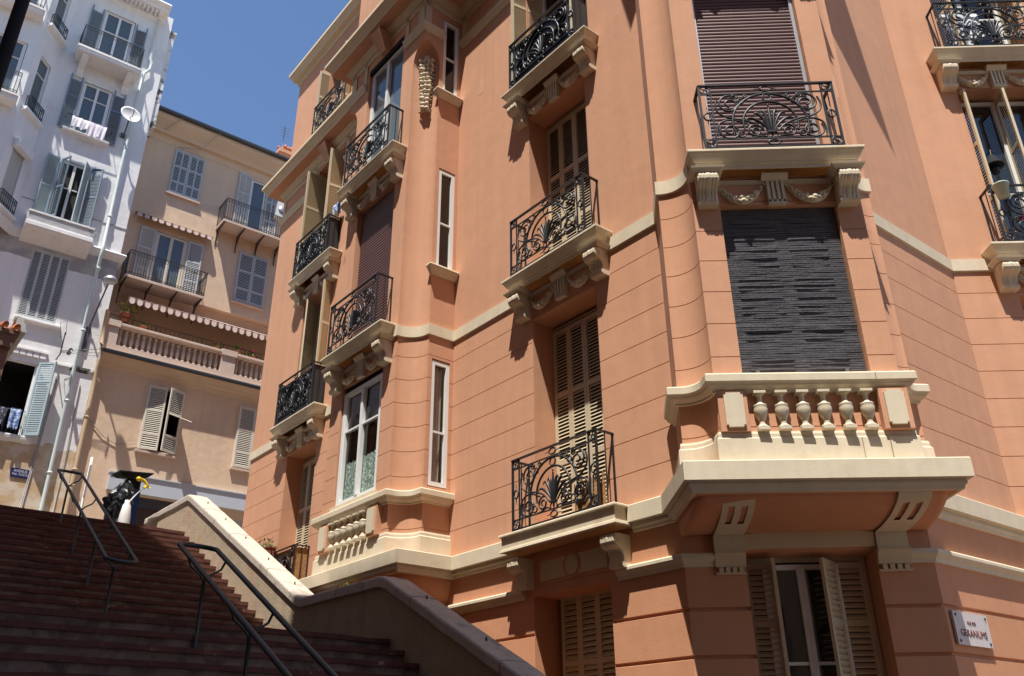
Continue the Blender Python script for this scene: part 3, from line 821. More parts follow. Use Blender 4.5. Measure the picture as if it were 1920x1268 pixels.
# attic railing standing on the main cornice
o = put(root, 'attic_railing', me_rail, FL, -8.78, .12, 12.90)
# dark oval panel over the ground-floor door
m_ = MB(); m_.box(-.62, .62, -.012, 0, 1.85, 2.16)
m_.box(-.56, .56, -.022, -.011, 1.89, 2.12, 1)
pts = [(.145*cos(2*pi*i/28), 2.005+.150*sin(2*pi*i/28)) for i in range(28)]
m_.prism_y([(x*1.0, z) for x, z in pts], -.028, -.021, 0); m_.prism_y([(x*.72, 2.005+(z-2.005)*.78) for x, z in pts], -.034, -.027, 1)
put(root, 'oval_panel', m_.mesh('oval_panel', [m_coral_low, m_creamd]), FL, CU, 0, 0)

# ------------------------------------------------------------ upper string, frieze, cornices
US = [(-.01, 11.92), (.07, 11.915), (.085, 11.895), (.08, 11.86), (.055, 11.82), (.035, 11.78), (.03, 11.75), (-.01, 11.745)]
ptu, tgu = upath(12.2)
m_ = MB()
def gi(*idx): return [ptu[i] for i in idx]
c1, bay_, side_, c2_, bow_, r_i, sL = tgu['c1'], tgu['bay'], tgu['side'], tgu['c2'], tgu['bow'], tgu['r'], tgu['sideL']
for seg_ in ([ptu[0], ptu[1], P(9.85, 0)], [P(8.45, 0)]+ptu[sL:bay_]+[P(6.20, BAY)], [P(4.80, BAY)]+ptu[bay_+2:side_+1],
             [P(4.15, .0), P(2.4, 0)], [P(.98, 0)]+ptu[c2_+2:bow_]+[(2.2, 7.795)], [(3.6, 7.78)]+ptu[bow_+2:r_i]+[FR.pt(.7, 0)]):
    m_ = MB(); m_.sweep(US, seg_); fix(m_).build('upper_string', m_cream, root)
# cream strips and keystones of the frieze
m_ = MB()
def strip(F, u0_, u1_, off, z0, z1, th=.02):
    a = F.pt(u0_, off); c_ = F.pt(u1_, off); m_.sweep([(-.01, z1), (th, z1), (th, z0), (-.01, z0)], [a, c_])
for F, off, us in ((FL, 0, ((-11.58, -11.45), (-9.97, -9.85), (-8.45, -8.33), (-7.0, -6.88), (-4.12, -4.0), (-2.5, -2.4), (-.98, -.88))),
                   (FL, BAY, ((-6.8, -6.62), (-6.30, -6.20), (-4.80, -4.70), (-4.36, -4.20)))):
    for a, c_ in us: strip(F, a, c_, off, 11.90, 12.50)
strip(FL, -11.6, -6.85, 0, 12.38, 12.55); strip(FL, -4.15, 0, 0, 12.38, 12.55); strip(FL, -6.83, -4.17, BAY, 12.38, 12.55)
m_.sweep([(-.01, 12.55), (.02, 12.55), (.02, 12.38), (-.01, 12.38)], [P(4.17, BAY), P(4.17, 0)])
m_.sweep([(-.01, 12.55), (.02, 12.55), (.02, 11.90), (-.01, 11.90)], [P(4.17, BAY), P(4.17, BAY-.12)])
fix(m_).build('frieze_strips', m_creamd, root)
key = MB()
key.add([(-.10, 0, 0), (.10, 0, 0), (.16, 0, .42), (-.16, 0, .42), (-.085, -.10, .0), (.085, -.10, 0), (.14, -.30, .42), (-.14, -.30, .42)],
        [(4,5,6,7), (0,4,7,3), (5,1,2,6), (0,1,5,4), (3,7,6,2)])
me_key = key.mesh('keystone', m_coral)
kf = MB()
for s_ in (-1, 1): kf.tube([(s_*.09, -.095, .0), (s_*.148, -.30, .42)], .014, 4)
kf.tube([(-.09, -.10, 0), (.09, -.10, 0)], .014, 4)
me_kf = kf.mesh('keystone_edge', m_creamd)
for u, off in ((C1U, 0), (BU, BAY), (CU, 0)):
    k_ = put(root, 'keystone', me_key, FL, u, off, 12.18); sub(k_, 'keystone_edge', me_kf)
MC = [(0, 12.93), (.42, 12.93), (.45, 12.92), (.455, 12.84), (.44, 12.82), (.41, 12.80), (.375, 12.75), (.34, 12.71), (.33, 12.66), (.31, 12.655), (.12, 12.65), (.10, 12.60), (.06, 12.55), (.04, 12.52), (0, 12.52)]
mainc = [P(11.6, -7), P(11.6, 0), P(6.83, 0), P(6.83, BAY), P(4.17, BAY), P(4.17, 0), P(0, 0), (1.68, 8.13), (1.68, 7.80), (4.12, 7.77), (4.14, 8.6), tuple(FR.o), FR.pt(7, 0)]
m_ = MB(); m_.sweep(MC, mainc)
k = len(MC); 
for i in range(len(m_.f)-2):
    if i % (k-1) == 8 or i % (k-1) == 9: m_.m[i] = 1
vs = [(p[0], p[1], 12.93) for p in mainc]
fix(m_).build('main_cornice', [m_creamd, m_coral], root)
# attic wall band and eaves
EV = [(0, 16.6), (.24, 16.6), (.25, 16.5), (.22, 16.47), (.17, 16.40), (.15, 16.33), (.13, 16.32), (.05, 16.30), (.04, 16.18), (.0, 16.17)]
m_ = MB(); m_.sweep(EV, [P(11.6, -7), P(11.6, 0), P(4.17, 0), P(0, 0), (1.7, 8.2), (1.9, 7.9), (4.0, 7.9), (4.14, 8.6), tuple(FR.o), FR.pt(7, 0)])
m_.add([(*P(11.8, -7), 16.6), (*P(11.8, .2), 16.6), (*P(0, .2), 16.6), (*P(0, -7), 16.6)], [(0,1,2,3)])
fix(m_).build('eaves', [m_creamd], root)
# bay top (flat lead roof above the hood) and bay wall ends at the cornice
m_ = MB(); m_.add([(*P(6.9, -.05), 12.935), (*P(6.9, BAY+.3), 12.935), (*P(4.1, BAY+.3), 12.935), (*P(4.1, -.05), 12.935)], [(0,1,2,3)])
fix(m_).build('bay_roof', m_gutter, root)
# fruit drop hanging in the niche of the bay corner
fr = MB(); rnd = random.Random(11)
fr.prism_x([(-.01, -.08), (-.07, -.06), (-.05, .10), (-.01, .14)], -.045, .045)
for i in range(12):
    q = i/11; z = -.06-1.08*q; wd = .125*(1-.50*q); cnt = 4 if i < 5 else (3 if i < 9 else 2)
    fr.ball((0, -.02, z), wd*.8, seg=8, sq=(1, .4, .9))
    for k in range(cnt):
        x = (k-(cnt-1)/2)*wd*2/cnt*1.1+rnd.uniform(-.008, .008); r_ = wd*1.02/cnt*rnd.uniform(.92, 1.2)+.006
        fr.ball((x, -.062-.03*(1-abs(x)/.14), z+rnd.uniform(-.015, .015)), r_, seg=12)
        fr.ball((x+rnd.uniform(-.02, .02), -.06, z-.045), r_*.55, seg=8)
    for s_ in (-1, 1): fr.ball((s_*(wd+.012), -.035, z+rnd.uniform(-.02, .02)), .024, seg=8, sq=(1.2, .6, .8))
for s_ in (-1, 1): fr.tube([(s_*.02, -.05, -1.14), (s_*.06, -.06, -1.2), (s_*.10, -.04, -1.19)], .018, 5)
a_ = Vector(P(4.17+.225, BAY-.225)); dirn = (N-T).normalized()
link('fruit_drop', fr.mesh('fruit_drop', m_cream), root, Vector((a_.x-.0, a_.y, 11.30))-RL, math.atan2((N-T).x, -(N-T).y))

# ============================================================ shutters and windows
def leaf_mesh(name, w_, h, m, rows=(.30, .35, .35), pitch=.047, cols=1, stile=.045, rail_=.06, th=.034, solid=False):
    b = MB(); b.box(0, stile, -th/2, th/2, 0, h); b.box(w_-stile, w_, -th/2, th/2, 0, h)
    cw = (w_-2*stile-(cols-1)*stile)/cols
    z = rail_; tot = h-rail_*(len(rows)+1)
    b.box(stile, w_-stile, -th/2, th/2, 0, rail_)
    for fr_ in rows:
        hh = tot*fr_
        for c_ in range(cols):
            x0 = stile+c_*(cw+stile); x1 = x0+cw
            if c_: b.box(x0-stile, x0, -th/2, th/2, z, z+hh)
            if solid: b.box(x0, x1, -.006, .006, z, z+hh); continue
            k = max(2, int(hh/pitch)); p_ = hh/k
            for i in range(k):
                zc = z+p_*(i+.5); t_ = th*.42
                b.add([(x0, -t_, zc-p_*.42), (x1, -t_, zc-p_*.42), (x1, t_, zc+p_*.34), (x0, t_, zc+p_*.34),
                       (x0, -t_, zc-p_*.25), (x1, -t_, zc-p_*.25), (x1, t_, zc+p_*.50), (x0, t_, zc+p_*.50)],
                      [(0,3,2,1), (4,5,6,7), (0,1,5,4), (2,3,7,6)])
        z += hh; b.box(stile, w_-stile, -th/2, th/2, z, z+rail_); z += rail_
    return b.mesh('shutter', m)
def frame_mesh(w_, h, m, bd=.05, th=.05, mid=.07, bars=(), bw=.03, sill=0):
    b = MB(); b.box(-w_/2, -w_/2+bd, -th, 0, 0, h); b.box(w_/2-bd, w_/2, -th, 0, 0, h)
    b.box(-w_/2+bd, w_/2-bd, -th, 0, h-bd, h); b.box(-w_/2+bd, w_/2-bd, -th, 0, 0, bd)
    if mid: b.box(-mid/2, mid/2, -th-.012, 0, bd, h-bd)
    for q in bars:
        b.box(-w_/2+bd, (-mid/2 if mid else w_/2-bd), -th+.008, 0, h*q-bw/2, h*q+bw/2)
        if mid: b.box(mid/2, w_/2-bd, -th+.008, 0, h*q-bw/2, h*q+bw/2)
    if mid:                                              # sash stiles
        for s_ in (-1, 1):
            b.box(s_*(w_/2-bd-.035), s_*(w_/2-bd), -th+.006, -.002, bd, h-bd)
    return b.mesh('window', m)
def pane_mesh(w_, h, m, bd=.05):
    b = MB(); b.add([(-w_/2+bd, -.012, bd), (w_/2-bd, -.012, bd), (w_/2-bd, -.012, h-bd), (-w_/2+bd, -.012, h-bd)], [(0,1,2,3)])
    return b.mesh('pane', m)
def window(rt, F, u, off, z, w_, h, m=m_white, bars=(.62,), mid=.07, glass=None, bd=.05, th=.05):
    o = link('window', frame_mesh(w_, h, m, bd, th, mid, bars), rt, Vector(F.pt(u, off, z))-Vector(rt.location), F.rz)
    sub(o, 'pane', pane_mesh(w_, h, glass or m_glass, bd)); return o
# leaves: hinge at x=0
LC = leaf_mesh('shutter', .300, 2.72, m_shut)
LC2 = leaf_mesh('shutter', .58, 2.72, m_shut, rows=(.30, .35, .35))
def closed4(u, z, h=2.80, me=LC, off=-.385):
    o = link('window', frame_mesh(1.25, h, m_shut, .022, .03, 0), root, Vector(FL.pt(u, off, z))-RL, FL.rz)
    for i in range(4): sub(o, 'shutter', me, (-.606+i*.3035, -.02, .03))
    return o
closed4(CU, 6.07); closed4(CU, 2.55, 2.80); closed4(C1U, 2.55, 2.80)
LG = leaf_mesh('shutter', .306, 2.60, m_shut, rows=(.42, .29, .29), pitch=.062)
o = closed4(CU+.0, -.86, 2.66, LG)
def open_leaves(rt, F, u, z, hw, me, specs, off=-.36, doorm=m_white, dh=2.75, glass=None, bars=(.4,)):
    o = window(rt, F, u, off, z, hw*2, dh, doorm, bars=bars, glass=glass or m_clear)
    for x, ang in specs: sub(o, 'shutter', me, (x, -.06, .02), rot=(0, 0, R(ang)))
    return o
open_leaves(root, FL, CU, 9.46, .62, LC2, [(-.60, -100), (.60, -82)])
LS = leaf_mesh('shutter', .50, 2.70, m_shut, rows=(.30, .35, .35), pitch=.047)
open_leaves(root, FL, C1U, 6.07, .62, LS, [(-.57, -52), (.60, -84)])
open_leaves(root, FL, C1U, 9.44, .62, LC2, [(-.60, -88), (.56, -97)])
LA = leaf_mesh('shutter', .55, 2.25, m_shut)
open_leaves(root, FL, C1U, 13.0, .62, LA, [(-.60, -95), (.60, -88)], dh=2.3)
open_leaves(root, FL, CU, 13.0, .62, LA, [(-.60, -95), (.60, -88)], dh=2.3)
LR3 = leaf_mesh('shutter', .33, 2.72, m_shut, rows=(.30, .35, .35))
open_leaves(root, FR, 1.405, 6.08, .62, LR3, [(-.60, -86), (.03, -97), (.60, -86)], off=-.30, dh=2.76, glass=m_glass)
open_leaves(root, FR, 1.405, 9.48, .62, LC2, [(-.60, -80), (.60, -96)], dh=2.76)
o = link('window', frame_mesh(1.25, 2.45, m_shut, .022, .03, 0), root, Vector(FR.pt(1.405, -.385, 2.93))-RL, FR.rz)
LR_ = leaf_mesh('shutter', .300, 2.38, m_shut)
for i in range(4): sub(o, 'shutter', LR_, (-.606+i*.3035, -.02, .03))
# casement of the left bay with curtains
o = window(root, FL, BU, BAY-.09, 3.47, 1.22, 1.86, m_white, bars=(.64,), mid=.065, glass=m_clear, bd=.075, th=.06)
cu_ = MB(); k = 40
vs = []
for i in range(k+1):
    x = -.55+1.1*i/k; y = .02+.008*sin(i*1.1)
    vs += [(x, y, .06), (x, y, .68+.015*sin(i*1.57))]
cu_.add(vs, [(2*i, 2*i+2, 2*i+3, 2*i+1) for i in range(k)], 0, True)
sub(o, 'lace_curtain', cu_.mesh('lace_curtain', m_lace))
m_warmroom = mat('warm_room_wall', (.24, .10, .055), .9, .05, 2)
cu_ = MB(); cu_.box(-.55, .55, .50, .52, .0, 1.8); cu_.box(-.55, .30, .40, .42, .9, .95); cu_.box(-.42, -.05, .36, .38, .4, 1.35)
sub(o, 'curtain', cu_.mesh('curtain', m_warmroom))
bx_ = MB(); bx_.box(-.62, .62, -.06, .05, 0, .10); put(root, 'roller_box', bx_.mesh('roller_box', m_black), FL, BU, BAY-.12, 5.33)
# corrugated roller shutters
def roller(w_, h, m, n=48):
    b = MB(); pr_ = []
    ph = h/n
    for i in range(n):
        z = h-i*ph
        pr_ += [(0.0, z), (.010, z-ph*.18), (.014, z-ph*.5), (.010, z-ph*.80), (.001, z-ph*.90), (-.004, z-ph*.93)]
    b.sweep([(o_, z) for o_, z in pr_], [(-w_/2, 0), (w_/2, 0)], caps=False)
    return b.mesh('roller_shutter', m)
def guides(w_, h, m=m_silver):
    b = MB()
    for s_ in (-1, 1): b.box(s_*w_/2-.02, s_*w_/2+.02, -.035, .02, 0, h)
    return b.mesh('shutter_guide', m)
put(root, 'roller_shutter', roller(1.20, 2.80, m_roll, 50), FL, BU, BAY-.10, 6.05)
s_ = put(root, 'roller_shutter', roller(1.20, 2.80, m_roll, 52), FF, -.005, -.10, 6.07); sub(s_, 'shutter_guide', guides(1.21, 2.80))
# top bay window: tall white casement reflecting the sky
o = window(root, FL, BU, BAY-.12, 9.47, 1.22, 2.62, m_white, bars=(), mid=.08, glass=m_glassb, bd=.06, th=.06)
bx_ = MB(); bx_.box(-.62, .62, -.10, .05, 0, .10); put(root, 'roller_box', bx_.mesh('roller_box', m_black), FL, BU, BAY-.10, 12.09)
# narrow side windows of the bay
FS = Frame(P(4.17, .225), math.atan2(-N.x, -N.y)+0)      # looks along the bay flank
SIDE = Frame(P(4.17, .225), math.atan2((-N).x, (-N).y))
SL = [(-.01, .0), (.05, -.005), (.11, -.008), (.115, -.03), (.09, -.05), (.07, -.09), (.045, -.13), (.03, -.15), (-.01, -.155)]
for z, h in ((3.46, 1.92), (6.99, 1.90), (10.54, 1.72)):
    o = window(root, SIDE, 0, -.055, z, .325, h, m_white, bars=(.42,) if z < 4 else ((.5,) if z > 10 else (.45,)), mid=0, glass=m_clear, bd=.062, th=.045)
    cb = MB(); vs = []
    for i in range(13):
        x = -.13+.26*i/12; y = .07+.02*sin(i*1.7)
        vs += [(x*.5+.04, y, .08), (x, y, h-.06)]
    cb.add(vs, [(2*i, 2*i+2, 2*i+3, 2*i+1) for i in range(12)], 0, True)
    if z < 6: sub(o, 'curtain', cb.mesh('curtain', m_curtain))
    if z > 6:
        m_ = MB(); p_ = [(o_, z-.02+zz) for o_, zz in SL]
        m_.sweep(p_, [SIDE.pt(-.22, -.02), SIDE.pt(-.22, 0), SIDE.pt(.215, 0)]); fix(m_).build('window_sill', m_cream, root)
# cane blind: irregular slats over the first-floor window of the bow
cb = MB(); rnd = random.Random(2); z = 0; H_ = 1.96; W_ = 1.24; us = [-.62+W_*i/30 for i in range(31)]
k = 0
lifts = {}
while z < H_:
    p_ = rnd.uniform(.021, .030); row = []
    lift = rnd.random() < .42
    off_ = rnd.uniform(0, .006); sl_ = rnd.uniform(-.004, .004)
    ph = rnd.uniform(0, 6)
    for x in us:
        inb = (-.50 < x < -.06) or (.08 < x < .48)
        o_ = .009*(1 if (inb and lift) else 0)+off_+.0025*sin(x*9+ph)
        dz = sl_*x+.0012*sin(x*14+ph)-(.004 if (inb and lift) else 0)
        row.append((x, o_, dz))
    vs = []
    for x, o_, dz in row: vs += [(x, -o_, z+dz), (x, -o_-.006, z+dz+.002), (x, -o_-.008, z+dz+p_*.75), (x, -o_+.002, z+dz+p_*.96)]
    n_ = len(row)
    cb.add(vs, [(i*4+q, (i+1)*4+q, (i+1)*4+q+1, i*4+q+1) for i in range(n_-1) for q in range(3)])
    z += p_
for x in (-.45, .43): cb.box(x-.02, x+.02, -.03, -.01, .02, .05)
bl = put(root, 'cane_blind', cb.mesh('cane_blind', m_cane), FF, -.005, -.075, 3.42)
m_ = MB(); m_.sweep([(-.02, 3.405), (.02, 3.405), (.025, 3.39), (.02, 3.37), (-.02, 3.37)], [FF.pt(-.72, 0.005), FF.pt(.72, 0.005)]); fix(m_).build('window_sill', m_cream, root)
m_ = MB(); m_.sweep([(-.1, 3.46), (.035, 3.46), (.035, 3.37), (-.1, 3.37)], [FL.pt(BU-.66, BAY), FL.pt(BU+.66, BAY)]); fix(m_).build('window_sill', m_cream, root)
# ground floor window of the bow with half-open shutters
o = window(root, FG, 1.24, -.395, -.68, 1.26, 2.56, m_shut, bars=(), mid=0, glass=m_dark, bd=.07)
o2 = window(root, FG, 1.20, -.355, -.60, .76, 2.38, m_white, bars=(.32, .60), mid=.08, glass=m_clear, bd=.05)
LH = leaf_mesh('shutter', .30, 2.42, m_shut, rows=(.30, .22, .24, .24), pitch=.055)
sub(o, 'shutter', LH, (-.60, -.06, .06), rot=(0, 0, R(-6))); sub(o, 'shutter', LH, (-.30, -.09, .06), rot=(0, 0, R(-103)))
sub(o, 'shutter', LH, (.30, -.06, .06), rot=(0, 0, R(3))); sub(o, 'shutter', LH, (.30, -.09, .06), rot=(0, 0, R(-128)))
# leafless remains: small painted patch and vents
m_joint = mat('stone_joint_grime', (.34, .27, .18), .9)
for x_ in (2.27, 3.30, 3.56):
    j_ = MB(); j_.box(-.002, .002, -.0515, 0, 2.475, 2.715); put(root, 'stone_joint', j_.mesh('stone_joint', m_joint), FF, x_-2.90, (7.80-7.79), 0)
for x_ in (2.24, 3.52):
    j_ = MB(); j_.box(-.002, .002, -.1165, 0, 3.285, 3.355); put(root, 'stone_joint', j_.mesh('stone_joint', m_joint), FF, x_-2.90, (7.80-7.79), 0)
m_patch = mat('lighter_repair_stucco', (.62, .345, .235), .9, .03, 3, .2, 70)
for F_, u_, z_, w_, h_ in ((FF, .80, 7.05, .24, .36), (FF, .84, 6.72, .12, .22), (FL, -3.55, 10.45, .10, .34)):
    pt_ = MB(); pt_.prism_y([(-w_/2, -h_/2), (w_/2, -h_/2+.01), (w_/2-.01, h_/2), (-w_/2+.015, h_/2-.008)], -.003, .004)
    put(root, 'repair_patch', pt_.mesh('repair_patch', m_patch), F_, u_, -.005 if F_ is FF else .0, z_)
# name plaque of the building
def text_mesh(txt, size, th=.002):
    cu2 = bpy.data.curves.new('lettering', 'FONT'); cu2.body = txt; cu2.size = size; cu2.extrude = th; cu2.align_x = 'CENTER'; cu2.align_y = 'CENTER'
    ob = bpy.data.objects.new('tmp', cu2); COL.objects.link(ob)
    bpy.context.view_layer.update()
    dg = bpy.context.evaluated_depsgraph_get(); me = bpy.data.meshes.new_from_object(ob.evaluated_get(dg))
    bpy.data.objects.remove(ob); return me
def lettering(parent, txt, size, m, loc, sx=1.0):
    me = text_mesh(txt, size); me.materials.clear(); me.materials.append(m); me.name = 'lettering'
    o = link('lettering', me, parent, loc, rot=(R(90), 0, 0)); o.scale = (sx, 1, 1); return o
pl = MB(); pl.box(-.335, .335, -.022, 0, -.155, .155)
pq = link('name_plaque', pl.mesh('name_plaque', m_plaque), None, FO.pt(.40, .012, 1.11), FO.rz)
setp(pq, 'white stone plaque with red lettering screwed to the coral wall near the corner', 'sign')
lettering(pq, 'RUE DES', .040, m_redink, (-.01, -.024, .055), 1.1); lettering(pq, 'GERANIUMS', .095, m_redink, (.0, -.024, -.045), .98)
for x in (-.29, .29):
    for z in (-.12, .12): s_ = MB(); s_.lathe([(.0, 0), (.014, .0), (.012, .008), (.0, .01)], sides=10); sub(pq, 'screw', s_.mesh('screw', m_iron), (x, -.021, z), rot=(R(90), 0, 0))

# ============================================================ flat-wall builder for the other buildings
def flatwall(F, u0, u1, z0, z1, ops, d=.22, room=1.0, b=None, off=0):
    b = b or MB()
    us = sorted({u0, u1, *[o_[0] for o_ in ops], *[o_[1] for o_ in ops]}); zs = sorted({z0, z1, *[o_[2] for o_ in ops], *[o_[3] for o_ in ops]})
    for a, c_ in zip(us[:-1], us[1:]):
        for e, f_ in zip(zs[:-1], zs[1:]):
            um, zm = (a+c_)/2, (e+f_)/2
            if any(o_[0] < um < o_[1] and o_[2] < zm < o_[3] for o_ in ops): continue
            pa, pb = F.pt(a, off), F.pt(c_, off)
            b.add([(*pa, e), (*pb, e), (*pb, f_), (*pa, f_)], [(0,1,2,3)])
    for o_ in ops: reveals(b, F.pt(o_[0], off), F.pt(o_[1], off), o_[2], o_[3], d, room)
    return b
def fixto(b, rt): L = rt.location; b.v = [(v[0]-L.x, v[1]-L.y, v[2]-L.z) for v in b.v]; return b
def bar_box(b, F, u0, u1, o0, o1, z0, z1, mi=0):
    p = [F.pt(u0, o0), F.pt(u1, o0), F.pt(u1, o1), F.pt(u0, o1)]
    vs = [(q[0], q[1], z0) for q in p]+[(q[0], q[1], z1) for q in p]
    b.add(vs, [(0,1,2,3), (7,6,5,4), (0,4,5,1), (1,5,6,2), (2,6,7,3), (3,7,4,0)], mi)
def iron_rail(w_, h, dp, m=m_iron, pitch=.10, fancy=True):
    b = MB()
    segs = [((-w_/2, 0), (-w_/2, -dp)), ((-w_/2, -dp), (w_/2, -dp)), ((w_/2, -dp), (w_/2, 0))]
    for p, q in segs:
        L = math.hypot(q[0]-p[0], q[1]-p[1])
        for z in (.03, .10, h-.12, h): b.tube([(*p, z), (*q, z)], .011 if z == h else .007, 4)
        k = max(1, int(L/pitch))
        for i in range(k+1):
            x, y = p[0]+(q[0]-p[0])*i/k, p[1]+(q[1]-p[1])*i/k
            b.tube([(x, y, 0), (x, y, h)], .0075 if i % 6 else .012, 4)
            if fancy and i < k:
                xm, ym = x+(q[0]-p[0])*.5/k, y+(q[1]-p[1])*.5/k; dx, dy = (q[0]-p[0])/L, (q[1]-p[1])/L
                for zc in (.065, h-.06):
                    b.tube([(xm+dx*.03*cos(a), ym+dy*.03*cos(a), zc+.03*sin(a)) for a in [2*pi*j/8 for j in range(8)]], .005, 4, closed=True)
    return b.mesh('railing', m)

# ------------------------------------------------------------ white building
wb = empty('apartment_building', FW.pt(-2, -3, GZ), 'tall white building with grey-blue shutters and a peeling ochre base at the far left', 'building')
WL = Vector(wb.location)
# weathered wall: ochre base below, bare grey band, white above
def weathered():
    m = m_whitewall.copy(); m.name = 'weathered_white_wall'
    n = m.node_tree.nodes; l = m.node_tree.links; b = n['Principled BSDF']
    prev = b.inputs['Base Color'].links[0].from_socket
    geo = n.new('ShaderNodeNewGeometry'); sx = n.new('ShaderNodeSeparateXYZ'); l.new(geo.outputs['Position'], sx.inputs[0])
    no = n.new('ShaderNodeTexNoise'); no.inputs['Scale'].default_value = 1.7; no.inputs['Detail'].default_value = 8; l.new(geo.outputs['Position'], no.inputs['Vector'])
    def zone(lo, hi, amp, colr, prev, c2=None):
        ad = n.new('ShaderNodeMath'); ad.operation = 'MULTIPLY_ADD'; ad.inputs[1].default_value = amp; l.new(no.outputs['Fac'], ad.inputs[0]); l.new(sx.outputs['Z'], ad.inputs[2])
        g1 = n.new('ShaderNodeMath'); g1.operation = 'GREATER_THAN'; g1.inputs[1].default_value = lo+amp*.5; l.new(ad.outputs[0], g1.inputs[0])
        g2 = n.new('ShaderNodeMath'); g2.operation = 'LESS_THAN'; g2.inputs[1].default_value = hi+amp*.5; l.new(ad.outputs[0], g2.inputs[0])
        mu = n.new('ShaderNodeMath'); mu.operation = 'MULTIPLY'; l.new(g1.outputs[0], mu.inputs[0]); l.new(g2.outputs[0], mu.inputs[1])
        mx = n.new('ShaderNodeMix'); mx.data_type = 'RGBA'; l.new(mu.outputs[0], mx.inputs['Factor']); l.new(prev, mx.inputs['A'])
        cr_ = n.new('ShaderNodeValToRGB'); cr_.color_ramp.elements[0].color = (*colr, 1); cr_.color_ramp.elements[1].color = (*(c2 or colr), 1)
        cr_.color_ramp.elements[0].position = .42; cr_.color_ramp.elements[1].position = .58
        n2 = n.new('ShaderNodeTexNoise'); n2.inputs['Scale'].default_value = 3.1; n2.inputs['Detail'].default_value = 7
        l.new(geo.outputs['Position'], n2.inputs['Vector']); l.new(n2.outputs['Fac'], cr_.inputs['Fac']); l.new(cr_.outputs[0], mx.inputs['B'])
        return mx.outputs['Result']
    o_ = zone(-5, 7.05, .9, (.56, .40, .24), prev, (.66, .56, .44))
    o_ = zone(11.95, 12.75, .15, (.36, .35, .35), o_, (.47, .45, .43))
    l.new(o_, b.inputs['Base Color']); return m
m_weather = weathered()
W_OPS = [(-2.55, -1.31, 7.20, 9.12), (-2.10, -1.18, 10.28, 12.32), (-2.02, -1.26, 13.15, 15.30), (-2.00, -1.17, 16.28, 18.15), (-1.94, -1.03, 18.80, 21.08), (-3.6, -2.4, 3.9, 5.9)]
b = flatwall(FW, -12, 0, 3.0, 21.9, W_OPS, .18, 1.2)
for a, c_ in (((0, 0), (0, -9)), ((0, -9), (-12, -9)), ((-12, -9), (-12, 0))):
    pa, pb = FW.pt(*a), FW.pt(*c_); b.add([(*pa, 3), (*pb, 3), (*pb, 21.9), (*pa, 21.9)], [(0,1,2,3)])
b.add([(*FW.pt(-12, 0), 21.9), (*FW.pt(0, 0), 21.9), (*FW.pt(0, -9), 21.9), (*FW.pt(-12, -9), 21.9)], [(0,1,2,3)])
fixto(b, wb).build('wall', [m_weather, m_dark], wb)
# canted bay on the upper floors
CANT = Frame(FW.pt(-3.40, .75), math.atan2((FW.D*.65-FW.N*.75).x, (FW.D*.65-FW.N*.75).y))
FWB = Frame(FW.pt(-3.40, .75), FW.az)
b = flatwall(CANT, 0, .992, 12.75, 21.6, [(.26, .76, 12.95, 14.85), (.26, .76, 16.05, 18.0), (.26, .76, 19.1, 21.0)], .16, .25)
b = flatwall(FWB, -5, 0, 12.75, 21.6, [(-1.25, -.22, 13.1, 14.95), (-1.25, -.22, 16.0, 18.05), (-1.25, -.22, 19.1, 21.2)], .16, .5, b)
b.add([(*FW.pt(-2.75, 0), 12.75), (*FW.pt(-3.4, .75), 12.75), (*FW.pt(-8.4, .75), 12.75), (*FW.pt(-8.4, 0), 12.75)], [(0,1,2,3)])
fixto(b, wb).build('canted_bay', [m_whitewall, m_dark], wb)
b = MB(); b.sweep([(0, 12.80), (.07, 12.79), (.10, 12.72), (.05, 12.62), (.02, 12.50), (0, 12.48)], [FW.pt(-8.4, .70), FW.pt(-3.37, .70), FW.pt(-2.72, 0), FW.pt(-2.3, 0)]); fixto(b, wb).build('bay_moulding', m_whitewall, wb)
b = MB(); b.sweep([(0, 12.84), (.13, 12.83), (.15, 12.79), (.12, 12.73), (.08, 12.67), (.02, 12.62), (0, 12.6)], [FW.pt(-.95, 0), FW.pt(0, 0), FW.pt(0, -2)]); fixto(b, wb).build('string_course', m_whitewall, wb)
for ua, ub in ((-2.70, -2.1), (-1.15, 0)): b = MB(); b.sweep([(0, 13.72), (.018, 13.715), (.018, 13.69), (0, 13.685)], [FW.pt(ua, 0), FW.pt(ub, 0)]); fixto(b, wb).build('thin_string', m_greyband, wb)
b = MB(); b.sweep([(0, 9.30), (.04, 9.29), (.05, 9.22), (.02, 9.17), (0, 9.15)], [FW.pt(-.98, 0), FW.pt(-.02, 0)]); fixto(b, wb).build('string_course', m_dirty, wb)
b = MB()
b.sweep([(0, 21.95), (.52, 21.93), (.55, 21.86), (.50, 21.80), (.42, 21.76), (.40, 21.66), (.15, 21.62), (.10, 21.50), (.03, 21.42), (0, 21.40)], [FW.pt(-2.72, 0), FW.pt(-.22, 0)])
b.sweep([(0, 21.95), (.4, 21.93), (.40, 21.80), (.15, 21.6), (.05, 21.5), (0, 21.45)], [FW.pt(-8.4, .75), FW.pt(-3.40, .75), FW.pt(-2.75, 0)])
for i in range(18): bar_box(b, FW, -2.62+i*.125, -2.62+i*.125+.06, 0, .34, 21.56, 21.68)
fixto(b, wb).build('roof_cornice', m_whitewall, wb)
b = MB(); bar_box(b, FW, -.30, .16, -1.4, -.06, 17.5, 21.30); bar_box(b, FW, -.34, .20, -1.44, -.02, 21.30, 21.40); fixto(b, wb).build('chimney', m_dirty, wb)
